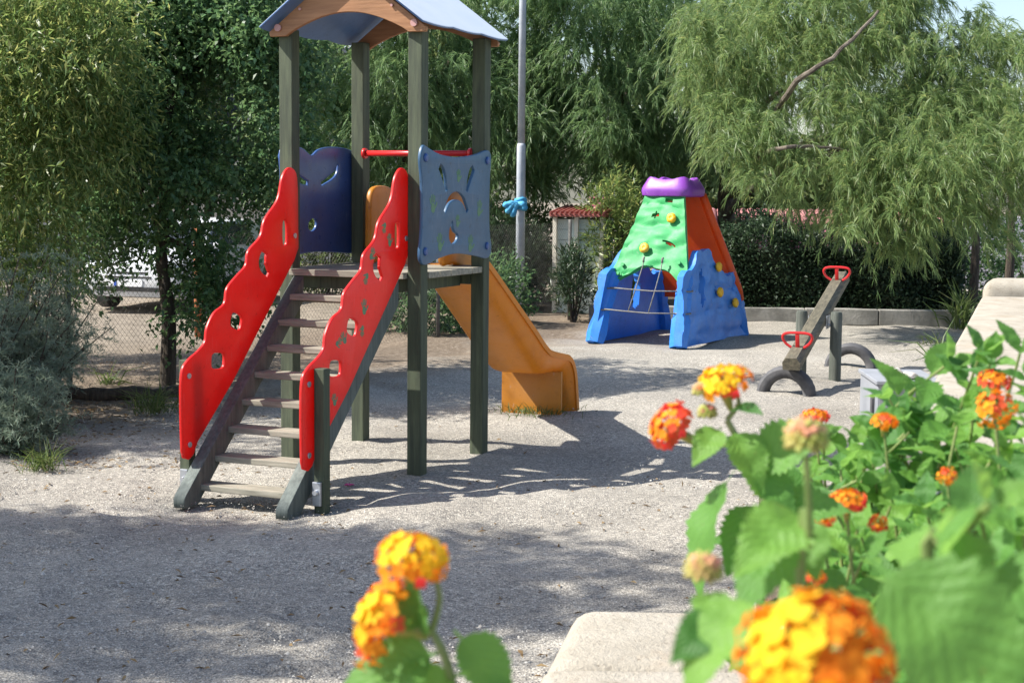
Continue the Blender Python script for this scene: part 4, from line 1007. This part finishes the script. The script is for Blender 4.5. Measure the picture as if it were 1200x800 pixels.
# slim trunks in front of the pale wall at the far right
for i, (px, d, lab) in enumerate(((1139, 23.0, 'slim dark tree trunk before the pale wall, beside the hedge end'), (1180, 23.4, 'slim dark tree trunk before the pale wall, nearest the right edge'))):
    b = at(px, 360, d); b.z = 0
    cl = [np.array((b.x+rng.normal()*.7, b.y+.6+rng.random()*.9, rng.uniform(2.3, 3.1))) for _ in range(9)]
    broad_tree('slim_tree', lab, 'slim trees by the pale wall', b, [b, b+Vector((.02, 0, 1)), b+Vector((-.03, .1, 2.6))], [], cl, 5000, .35, G_BROAD, .07, .035, .085)
bush('leafy_climber', 'dark leafy growth over the pale wall, right of the hedge', (7.1, 24.6), (.9, .5, .70), 5200, G_BROAD, .07, .035, 9)
bush('leafy_climber', 'dark leafy growth over the pale wall, at the right edge', (8.7, 25.4), (.9, .5, .75), 4200, G_BROAD, .07, .035, 9)
# feathery grey-green shrub at the left
def feathery(label, c, reach, hgt, n_st, group):
    root = empty('feathery_shrub', c); tag(root, label, 'shrub', group); bm = bmesh.new(); Ps, Ds = [], []
    for k in range(n_st):
        a = rnd.uniform(0, 6.28); rr = reach*math.sqrt(rnd.random())*rnd.uniform(.7, 1.1); q = Vector((math.cos(a)*rr, math.sin(a)*rr*.8, hgt*rnd.uniform(.30, 1.0)*(1-.35*(rr/reach)**2)))
        pts = limb(bm, (q.x*.12, q.y*.12, -.04), q, .012, .003, .2, 8, 5)
        for j in range(2, 8):
            for s in range(4):
                d = np.array((rnd.uniform(-1, 1), rnd.uniform(-1, 1), rnd.uniform(-.2, .8))); d /= np.linalg.norm(d); ln = rnd.uniform(.10, .24)
                t = rng.random((26, 1)); p = np.array(tuple(pts[j]))+d*ln*t+np.array([0, 0, -.06])*t**2
                Ps.append(p); Ds.append(d*.5+rng.normal(size=(26, 3))*.75)
    finish('stem', bm, M_BARK, root, 'auto'); P = np.concatenate(Ps); D = np.concatenate(Ds); P[:, 2] = np.maximum(P[:, 2], .02); n = len(P)
    V, F = blades(P, D, rng.uniform(.025, .05, n), rng.uniform(.003, .006, n), .15); from_np('foliage', V, F, G_FEATH, root)
feathery('tall feathery grey-green shrub at the left edge of the gravel', gnd(12, 495)+Vector((-.1, 0, 0)), .82, 1.5, 84, 'feathery shrubs')
feathery('low feathery grey-green shrub spilling onto the gravel at the left', gnd(28, 535)+Vector((-.1, .1, 0)), .42, .62, 34, 'feathery shrubs')
feathery('feathery grey-green shrub against the fence, behind the taller ones', gnd(70, 462)+Vector((-.1, -.3, 0)), .65, 1.3, 44, 'feathery shrubs')

def tuft(label, c, r, h, n, lean=.5, w=.006, m=None, kind=None):
    P = np.stack([rng.normal(size=n)*r*.5, rng.normal(size=n)*r*.5, np.full(n, -.01)], 1); D = np.stack([rng.normal(size=n)*lean, rng.normal(size=n)*lean, np.ones(n)], 1)
    V, F = blades(P, D, rng.uniform(.5, 1.2, n)*h, np.full(n, w), .7); o = from_np('grass_tuft', V, F, m or G_GRASS, None, loc=c); tag(o, label, 'grass', None if kind else 'grass tufts', kind)
tuft('grass tuft at the foot of the left feathery shrub', gnd(48, 548), .12, .2, 130)
tuft('grass tuft beside the slim trunk, left of the stairs', gnd(182, 482), .16, .28, 170)
tuft('sparse scuffed grass on the ground behind the slide end', gnd(628, 482), .30, .09, 300, kind='stuff')
tuft('small spiky plant on the bare earth by the fence', gnd(125, 452), .07, .3, 40, .8, .012)
tuft('long arching grass beside the stone wall, right of the seesaw', gnd(1105, 428), .10, .55, 34, .9, .014)
tuft('yellow-green weed at the end of the concrete kerb', gnd(1128, 384), .16, .62, 90, .35, .02)
tuft('sparse grass along the garden wall foot', gnd(1090, 405), .12, .30, 30, .9, .01)
# pink petal on the gravel
bm = bmesh.new(); g = gnd(409, 571)
for k in range(5):
    a = k*1.257; vs = [bm.verts.new(v) for v in ((0, 0, .012), (.02*math.cos(a-.5), .02*math.sin(a-.5), .022), (.034*math.cos(a), .034*math.sin(a), .016), (.02*math.cos(a+.5), .02*math.sin(a+.5), .022))]; bm.faces.new(vs)
tag(finish('fallen_flower', bm, mat('magenta_petal', (.75, .06, .30), (.6, .04, .25), 20, .6), None, False, g), 'fallen magenta flower on the gravel beside the stairs', 'flower')

# tree wall far behind
far = [(-13, 33), (-9.5, 30), (-6.3, 31.5), (-3.4, 29.5), (-.6, 29), (2.0, 29.5), (4.6, 29.2), (7.2, 30.5)]
labs = ['far green tree at the left edge, behind the car park', 'far green tree behind the white car', 'far green tree seen right of the white car', 'far green tree behind the tower stairs', 'far green tree behind the tower roof', 'far green tree behind the grey pole', 'far green tree behind the climbing frame', 'far green tree behind the right weeping tree']
for (x, y), lb in zip(far, labs):
    h = 5.2 if x < 3.5 else 3.0
    wide = -9 < x < -4.5
    cl = ellipsoid_clumps((x, y, h*.62), (1.9, 1.3, h*.42), 34, .3, 2.4 if wide else .5)
    b = Vector((x, y, 0)); broad_tree('far_tree', lb, 'trees far behind the playground', b, [b, b+Vector((.1, 0, 1.3)), b+Vector((0, 0, h*.6))], [], cl, 11000, .55, G_FAR, .13, .07, .14)
# shade trees outside the left edge of the picture
for (x, y, z, rr, n, lb) in ((-8.3, 5.75, 7.4, (2.2, 1.45, .9), 66, 'shade tree left of the camera over the near gravel'), (-7.6, 14.5, 4.8, (1.5, 1.6, 1.2), 22, 'shade tree left of the dark broadleaf tree'), (-8.15, 9.75, 6.0, (.8, 1.0, .6), 18, 'tall slim shade tree beyond the fence, left of the shrubs')):
    b = Vector((x-.4, y, 0)); cl = ellipsoid_clumps((x, y, z), rr, n, .2)
    broad_tree('shade_tree', lb, 'shade trees beyond the left edge', b, [b, b+Vector((.1, 0, 2)), b+Vector((.3, 0, z))], [], cl, 600*n, .38, G_BROAD, .075, .045, .12)

# ------------------------------------------------------------------ lantana
def lantana_leaf_mat():
    m, nt, p = new_mat('lantana_leaf'); uv = nd(nt, 'ShaderNodeUVMap'); s = nd(nt, 'ShaderNodeSeparateXYZ'); nt.links.new(uv.outputs[0], s.inputs[0])
    ab = nd(nt, 'ShaderNodeMath', operation='ABSOLUTE'); nt.links.new(s.outputs[1], ab.inputs[0])
    k = nd(nt, 'ShaderNodeMath', operation='MULTIPLY_ADD'); k.inputs[1].default_value = -.35; nt.links.new(ab.outputs[0], k.inputs[0]); nt.links.new(s.outputs[0], k.inputs[2])
    f = nd(nt, 'ShaderNodeMath', operation='MULTIPLY'); f.inputs[1].default_value = 8.5; nt.links.new(k.outputs[0], f.inputs[0])
    pp = nd(nt, 'ShaderNodeMath', operation='PINGPONG'); pp.inputs[1].default_value = .5; nt.links.new(f.outputs[0], pp.inputs[0])
    mr = nd(nt, 'ShaderNodeMath', operation='MINIMUM'); sc = nd(nt, 'ShaderNodeMath', operation='MULTIPLY'); sc.inputs[1].default_value = 4; nt.links.new(ab.outputs[0], sc.inputs[0])
    nt.links.new(pp.outputs[0], mr.inputs[0]); nt.links.new(sc.outputs[0], mr.inputs[1])
    g = nd(nt, 'ShaderNodeNewGeometry')
    base = ramp(nt, g.outputs['Random Per Island'], [(0, (.065, .18, .04)), (.5, (.10, .245, .048)), (1, (.16, .32, .055))])
    vein = ramp(nt, mr.outputs[0], [(0, (1.16, 1.14, 1.1)), (.08, (1.02, 1.02, 1.0)), (.5, (.97, .98, .96))])
    mx = nd(nt, 'ShaderNodeMix', data_type='RGBA', blend_type='MULTIPLY'); mx.inputs[0].default_value = 1; nt.links.new(base, mx.inputs[6]); nt.links.new(vein, mx.inputs[7])
    sp = nd(nt, 'ShaderNodeMix', data_type='RGBA'); sp.inputs[7].default_value = (.16, .10, .03, 1)
    nt.links.new(ramp(nt, noise_tex(nt, 75, 5, .75), [(.66, (0, 0, 0)), (.72, (.85, .85, .85))]), sp.inputs[0]); nt.links.new(mx.outputs[2], sp.inputs[6]); mx = sp
    nt.links.new(mx.outputs[2], p.inputs['Base Color']); p.inputs['Roughness'].default_value = .48; p.inputs['Specular IOR Level'].default_value = .4
    ad = nd(nt, 'ShaderNodeMath', operation='MULTIPLY_ADD'); ad.inputs[1].default_value = 1.4; nt.links.new(noise_tex(nt, 320, 4), ad.inputs[0]); nt.links.new(mr.outputs[0], ad.inputs[2])
    bump(nt, p, ad.outputs[0], .45, .0025)
    t = nd(nt, 'ShaderNodeBsdfTranslucent'); hs = nd(nt, 'ShaderNodeHueSaturation'); hs.inputs['Value'].default_value = 1.8; hs.inputs['Hue'].default_value = .48; nt.links.new(mx.outputs[2], hs.inputs['Color']); nt.links.new(hs.outputs[0], t.inputs[0])
    ms = nd(nt, 'ShaderNodeMixShader'); ms.inputs[0].default_value = .45; nt.links.new(p.outputs[0], ms.inputs[1]); nt.links.new(t.outputs[0], ms.inputs[2]); nt.links.new(ms.outputs[0], nt.nodes['Material Output'].inputs[0])
    return m
M_LLEAF = lantana_leaf_mat()
M_LSTEM = mat('lantana_stem', (.13, .20, .05), (.22, .24, .09), 30, .6)
M_LPINK = mat('lantana_bud_pink', (.55, .20, .14), (.45, .30, .12), 60, .6)
M_LBUD = mat('lantana_bud', (.28, .34, .06), (.42, .30, .10), 60, .6)
def petal(name, c, c2):
    m = leafmat(name, [c, tuple(v*.7 for v in c2), c2], .3, .8); return m
M_FY, M_FO, M_FR = petal('petal_yellow', (.85, .50, .01), (.88, .62, .02)), petal('petal_orange', (.85, .24, .01), (.82, .33, .012)), petal('petal_red', (.72, .055, .03), (.78, .13, .04))
class Leaves:
    def __init__(s): s.V, s.F, s.U, s.n = [], [], [], 0
    def add(s, p, d, nrm, L, W=None, curl=.35):
        W = W or L*.62; d = Vector(d).normalized(); nrm = Vector(nrm); sd_ = d.cross(nrm).normalized(); nrm = sd_.cross(d)
        nu, nv = 22, 6; p = Vector(p); pet = L*.13
        fold = rnd.uniform(.12, .38); wav = rnd.uniform(0, 6); tw = rnd.uniform(-.3, .3)
        for i in range(nu+1):
            u = i/nu
            wd = W*.5*max(.02, (math.sin(math.pi*u**.72)**.85)*(1-.30*u)*1.18)
            c = curl*L*(u**2)
            q = p+d*(pet+L*u*(1-.12*curl*u))-nrm*c
            for j in range(nv+1):
                v = -1+2*j/nv
                ww = wd
                if abs(v) > .99: ww = wd*(1+.09*(1 if i % 2 else -1)*(u < .97))
                s.V.append(tuple(q+sd_*(v*ww)+nrm*(abs(v)*ww*fold+.06*ww*math.sin(u*16+abs(v)*2.2+wav)+v*ww*tw*u))); s.U.append((u, v))
        for i in range(nu):
            for j in range(nv):
                a = s.n+i*(nv+1)+j; s.F.append((a, a+1, a+nv+2, a+nv+1))
        s.n += (nu+1)*(nv+1)
        # petiole strip
        b = s.n; w_ = L*.018
        for q in (p, p+d*pet*1.1):
            s.V += [tuple(q-sd_*w_), tuple(q+sd_*w_)]; s.U += [(0, 0), (0, 0)]
        s.F.append((b, b+1, b+3, b+2)); s.n += 4
    def build(s, parent): return from_np('foliage', np.array(s.V), s.F, M_LLEAF, parent, uv=s.U, smooth=True)
def floret(V, F, MI, c, n, r, mi):
    """four-lobed lantana floret with a short tube"""
    n = n.normalized(); a = n.orthogonal().normalized(); b = n.cross(a); rot = rnd.uniform(0, 6.28); base = len(V); V.append(c-n*r*.18)
    k = 16
    for i in range(k):
        t = rot+2*math.pi*i/k; rr = r*(.68+.32*abs(math.cos(2*(t-rot)))**.7); V.append(c+(a*math.cos(t)+b*math.sin(t))*rr+n*r*(.10*math.cos(4*(t-rot))))
    for i in range(k): F.append((base, base+1+i, base+1+(i+1) % k)); MI.append(mi)
    b2 = len(V)
    for q, rr in ((c-n*r*.15, r*.18), (c-n*r*1.9, r*.14)):
        for i in range(5): V.append(q+(a*math.cos(i*1.2566)+b*math.sin(i*1.2566))*rr)
    for i in range(5): F.append((b2+i, b2+(i+1) % 5, b2+5+(i+1) % 5)); MI.append(mi); F.append((b2+i, b2+5+(i+1) % 5, b2+5+i)); MI.append(mi)
def flower(parent, c, axis, rad, mode, nf=34, flat=.78):
    """dome of florets; mode: 'yellow' centre with orange-red rim, 'red' mostly red"""
    axis = Vector(axis).normalized(); a = axis.orthogonal().normalized(); b = axis.cross(a); V, F, MI = [], [], []
    for i in range(nf):
        z = 1-(i+.5)/nf*1.12; z = max(z, -.25); ph = i*2.39996; s_ = math.sqrt(max(0, 1-z*z))
        n = axis*z+(a*math.cos(ph)+b*math.sin(ph))*s_
        n = (n+Vector((rnd.uniform(-1, 1), rnd.uniform(-1, 1), rnd.uniform(-1, 1)))*.12).normalized()
        p = c+n*rad*(1+rnd.uniform(-.14, .12)+(.16 if rnd.random() < .12 else 0)); p = p-axis*((p-c).dot(axis)*(1-flat))-axis*rad*.3
        t = 1-z+rnd.uniform(-.22, .22)
        if mode == 'yellow': mi = 0 if t < .55 else (1 if t < 1.02 else 2)
        elif mode == 'amber': mi = 0 if t < .30 else (1 if t < .98 else 2)
        elif mode == 'red': mi = 2 if t > .42 else 1
        elif mode == 'mixed': mi = (0 if p.x < c.x else 1) if t < .55 else (1 if p.x < c.x+rad*.2 else 2)
        else: mi = 1 if t > .5 else (2 if t < .2 else 1)
        floret(V, F, MI, p, n, rad*rnd.uniform(.19, .27), mi)
    o = from_np('flower_head', np.array([tuple(v) for v in V]), F, [M_FY, M_FO, M_FR], parent, mi=MI)
    bm = bmesh.new(); tube(bm, [c-axis*rad*1.5, c-axis*rad*.9, c-axis*rad*.45, c-axis*rad*.1], [rad*.10, rad*.22, rad*.34, rad*.2], 10); finish('calyx', bm, M_LBUD, o, True); return o
def bud(parent, c, rad):
    """unopened head: a tight dome of small pointed buds, pinkish on top"""
    bm = bmesh.new(); nb = 46
    for i in range(nb):
        z = 1-(i+.5)/nb*1.5; ph = i*2.39996; q = math.sqrt(max(0, 1-z*z)); n = Vector((q*math.cos(ph), q*math.sin(ph), z))
        m = Matrix.Translation(c+n*rad*.62) @ n.to_track_quat('Z', 'Y').to_matrix().to_4x4() @ Matrix.Diagonal((rad*.2, rad*.2, rad*rnd.uniform(.38, .5), 1))
        r = bmesh.ops.create_icosphere(bm, subdivisions=1, radius=1, matrix=m)
        if z > .25 and rnd.random() < .6:
            for f in {f for v in r['verts'] for f in v.link_faces}: f.material_index = 1
    finish('flower_bud', bm, [M_LBUD, M_LPINK], parent, True)
def shoot(bm, lv, pts, r, pairs=4, L=.07, t0=.35, tip_leaf=True):
    P = smooth_loop(pts, 6, False); n = len(P); tube(bm, P, [r*(1-.45*i/(n-1)) for i in range(n)], 7)
    az = rnd.uniform(0, 3.14)
    for k in range(pairs):
        t = t0+(1-t0)*k/max(1, pairs-.4); i = min(n-2, int(t*(n-1))); p = P[i]; tg = (P[i+1]-P[i]).normalized()
        a = tg.orthogonal().normalized(); b = tg.cross(a); az += math.pi/2+rnd.uniform(-.35, .35); sz = L*(1-.45*(k/max(1, pairs-1)))*rnd.uniform(.8, 1.15)
        for s in (0, math.pi):
            o = a*math.cos(az+s)+b*math.sin(az+s); d = (o+tg*.35+Vector((0, 0, .05))).normalized(); nrm = (tg+Vector((0, 0, .6))-o*.1)
            lv.add(p, d, nrm, sz, None, rnd.uniform(.15, .5))
    if tip_leaf:
        tg = (P[-1]-P[-2]).normalized(); a = tg.orthogonal().normalized()
        for s in (0, 2.1, 4.2):
            o = Matrix.Rotation(s+az, 3, tg) @ a; lv.add(P[-1], (o+tg*.9), (tg*.6-o*.8+Vector((0, 0, .3))), L*.38, None, .1)
SOIL = .78
def lantana(label):
    root = empty('lantana_plant', (0, 0, 0)); tag(root, label, 'flowering plant', 'lantana plants'); return root
# --- left sprig, close to the lens
d = .74; root = lantana('lantana sprig with two yellow-orange flower heads, alone at the bottom left'); bm = bmesh.new(); lv = Leaves()
J = at(506, 738, d); base = Vector((.02, .80, SOIL))
shoot(bm, lv, [base, at(560, 1000, d+.02), at(530, 800, d), J], .0035, 0, .05, tip_leaf=False)
shoot(bm, lv, [J, at(515, 700, d), at(507, 668, d)], .0020, 0, tip_leaf=False); shoot(bm, lv, [J, at(480, 735, d), at(455, 728, d)], .0020, 0, tip_leaf=False)
flower(root, at(486, 646, d), (.12, -.30, .95), .0182, 'yellow', 46, .62); flower(root, at(436, 722, d), (-.88, -.25, .40), .0205, 'amber', 50, .55)
for (px, py, qx, qy, L, nrm) in ((520, 762, 405, 798, .052, (.05, -.75, .7)), (500, 750, 476, 690, .034, (-.7, -.75, .2)), (532, 738, 590, 800, .042, (.5, -.8, .3)), (560, 800, 600, 830, .03, (.2, -.8, .5)), (500, 735, 466, 705, .026, (-.3, -.9, .3)), (545, 785, 450, 840, .055, (0, -.7, .7))):
    a, b = at(px, py, d), at(qx, qy, d-.01); lv.add(a, b-a, nrm, L, None, .3)
finish('stem', bm, M_LSTEM, root, 'auto'); lv.build(root)
# --- middle sprig
d = 1.15; root = lantana('lantana sprig with two flower heads, one orange-yellow and one red, over the gravel'); bm = bmesh.new(); lv = Leaves()
J = at(852, 492, d); J2 = at(905, 590, d)
shoot(bm, lv, [Vector((.42, 1.25, SOIL)), at(985, 760, d+.05), J2, J], .0045, 0, .05, tip_leaf=False)
shoot(bm, lv, [J, at(866, 470, d), at(852, 452, d)], .0022, 0, tip_leaf=False); shoot(bm, lv, [at(856, 520, d), at(830, 520, d), at(792, 500, d)], .0022, 0, tip_leaf=False)
flower(root, at(845, 442, d), (-.30, -.30, .85), .0195, 'yellow', 42, .6); flower(root, at(781, 495, d), (-.7, -.35, .55), .0195, 'red', 44, .6)
bud(root, at(822, 458, d), .0075); bud(root, at(829, 484, d), .008)
for (px, py, qx, qy, L, nrm) in ((862, 548, 792, 668, .092, (-.93, -.05, .35)), (856, 500, 892, 560, .052, (.3, -.9, .4)), (846, 500, 812, 535, .038, (-.3, -.85, .5)), (855, 480, 895, 472, .03, (.1, -.5, .9)), (880, 545, 955, 500, .062, (-.1, -.85, .5)), (895, 585, 845, 660, .058, (-.5, -.7, .5)), (905, 600, 965, 590, .055, (.1, -.8, .6)), (915, 610, 930, 690, .05, (.2, -.9, .4)), (876, 540, 925, 585, .05, (.3, -.9, .3))):
    a, b = at(px, py, d), at(qx, qy, d-.03); lv.add(a, b-a, nrm, L, None, .3)
finish('stem', bm, M_LSTEM, root, 'auto'); lv.build(root)
# --- near plant with the big flower, bottom right
root = lantana('nearest lantana with a big blurred yellow and red flower head, bottom right'); bm = bmesh.new(); lv = Leaves(); d = .47
flower(root, at(955, 765, d), (-.12, -.62, .72), .0235, 'mixed', 78)
shoot(bm, lv, [Vector((.2, .6, SOIL)), at(1010, 980, .52), at(970, 830, d+.01), at(960, 800, d)], .003, 0, tip_leaf=False)
shoot(bm, lv, [Vector((.16, .8, SOIL)), at(935, 760, .70), at(948, 640, .68), at(945, 535, .66)], .0026, 0, tip_leaf=False); bud(root, at(945, 515, .66), .0105); bud(root, at(825, 668, .62), .0085)
for (px, py, dd, qx, qy, L, nrm) in ((1015, 650, .54, 1180, 800, .078, (-.15, -.75, .7)), (948, 600, .70, 885, 640, .05, (-.3, -.8, .6)), (880, 690, .60, 800, 790, .048, (-.5, -.5, .7)), (850, 720, .6, 775, 775, .03, (-.2, -.8, .5)),
                                 (930, 600, .72, 960, 660, .035, (.2, -.9, .4)), (1150, 660, .62, 1240, 700, .055, (-.2, -.7, .7)), (1060, 830, .5, 1190, 880, .06, (0, -.7, .7)), (825, 690, .62, 850, 740, .026, (0, -.8, .5)), (925, 620, .70, 870, 690, .045, (-.5, -.7, .4))):
    a = at(px, py, dd); b = at(qx, qy, dd-.03); lv.add(a, b-a, nrm, L, None, .25)
shoot(bm, lv, [Vector((.33, .75, SOIL)), at(1100, 820, .66), at(1120, 650, .64), at(1160, 590, .62)], .0035, 2, .05, .5)
finish('stem', bm, M_LSTEM, root, 'auto'); lv.build(root)
# --- bushes further along the bed
def lbush(label, tips, L, flowers, twin=2):
    root = lantana(label); bm = bmesh.new(); lv = Leaves()
    for (px, py, dd) in tips:
        for q in range(twin):
            tip = at(px+(rnd.uniform(-22, 22) if q else 0), py+(rnd.uniform(4, 34) if q else 0), dd+(rnd.uniform(-.1, .12) if q else 0))
            b = Vector((tip.x+rnd.uniform(-.10, .12), tip.y+rnd.uniform(-.02, .18), max(SOIL-.02, tip.z-rnd.uniform(.22, .42))))
            mid = (tip+b)/2+Vector((rnd.uniform(-.06, .06), rnd.uniform(-.05, .05), .03)); shoot(bm, lv, [b, mid, tip], .0024, rnd.choice((4, 5)), L*rnd.uniform(.85, 1.15), .25)
    for (px, py, dd, ax, r, mode) in flowers:
        c = at(px, py, dd); flower(root, c, ax, r*1.1, mode, 38, .5); shoot(bm, lv, [c-Vector((-.03, -.03, .16)), c-Vector((-.01, -.01, .07)), c-Vector(ax).normalized()*r*.8], .002, 1, L*.5, .1, False)
    finish('stem', bm, M_LSTEM, root, 'auto'); lv.build(root)
lbush('leafy lantana with two orange flower heads in front of the long stone wall', [(1112, 425, 1.55), (1150, 412, 1.5), (1195, 415, 1.45), (1085, 485, 1.6), (1140, 490, 1.5), (1185, 515, 1.4), (1070, 470, 1.7), (1120, 525, 1.5), (1165, 555, 1.35), (1215, 470, 1.4)], .082,
      [(1166, 442, 1.42, (0, -.3, .9), .0135, 'red'), (1168, 476, 1.30, (-.1, -.8, .45), .0150, 'orange')])
lbush('lantana with small orange flower heads in front of the grey metal box', [(1035, 500, 1.65), (1003, 520, 1.7), (1060, 508, 1.6), (1025, 550, 1.6), (985, 550, 1.6), (1090, 540, 1.5), (1045, 590, 1.45), (975, 590, 1.5), (1005, 620, 1.4), (965, 515, 1.75), (1042, 468, 1.7), (1078, 462, 1.65), (1085, 595, 1.35), (1125, 600, 1.25), (950, 560, 1.65)], .072,
      [(1037, 490, 1.5, (0, -.3, .9), .0125, 'orange'), (955, 484, 1.75, (-.1, -.2, .95), .0140, 'red'), (992, 582, 1.25, (-.1, -.25, .95), .0145, 'red'), (966, 604, 1.25, (0, -.6, .7), .009, 'red'), (948, 624, 1.25, (0, -.6, .7), .007, 'red'), (1030, 612, 1.25, (0, -.6, .7), .008, 'red'), (1112, 556, 1.25, (0, -.6, .7), .008, 'orange')])
lbush('low leafy lantana filling the planter behind the big blurred flower', [(x+rnd.uniform(-18, 18), y+rnd.uniform(-12, 12), 1.15-(y-640)/200*.35+rnd.uniform(-.06, .06)) for x in range(945, 1240, 58) for y in (660, 715, 780)], .068, [(956, 672, 1.1, (0, -.5, .8), .007, 'red')], 1)
lbush('lantana in front of the right edge with broad pale leaves', [(1185, 575, 1.0), (1215, 530, 1.0), (1150, 610, 1.0), (1200, 625, .9), (1170, 665, .9), (1225, 690, .85)], .08, [], 1)
for k, (px, py, dd, lb) in enumerate(((948, 540, 3.2, 'white stone glimpsed among lantana leaves, leftmost'), (1030, 520, 3.4, 'white stone glimpsed among lantana leaves, below the grey box'), (1045, 560, 3.1, 'white stone glimpsed among lantana leaves, below the orange flower'), (1000, 640, 2.6, 'white stone glimpsed among lantana leaves, lowest'), (1085, 480, 3.9, 'white stone glimpsed among lantana leaves, topmost'))):
    q = at(px, py, dd); tag(stone((q.x, q.y, .902 if q.y > 3 else SOIL), (.05, .045, .04), k+5), lb, 'stone', 'white stones')
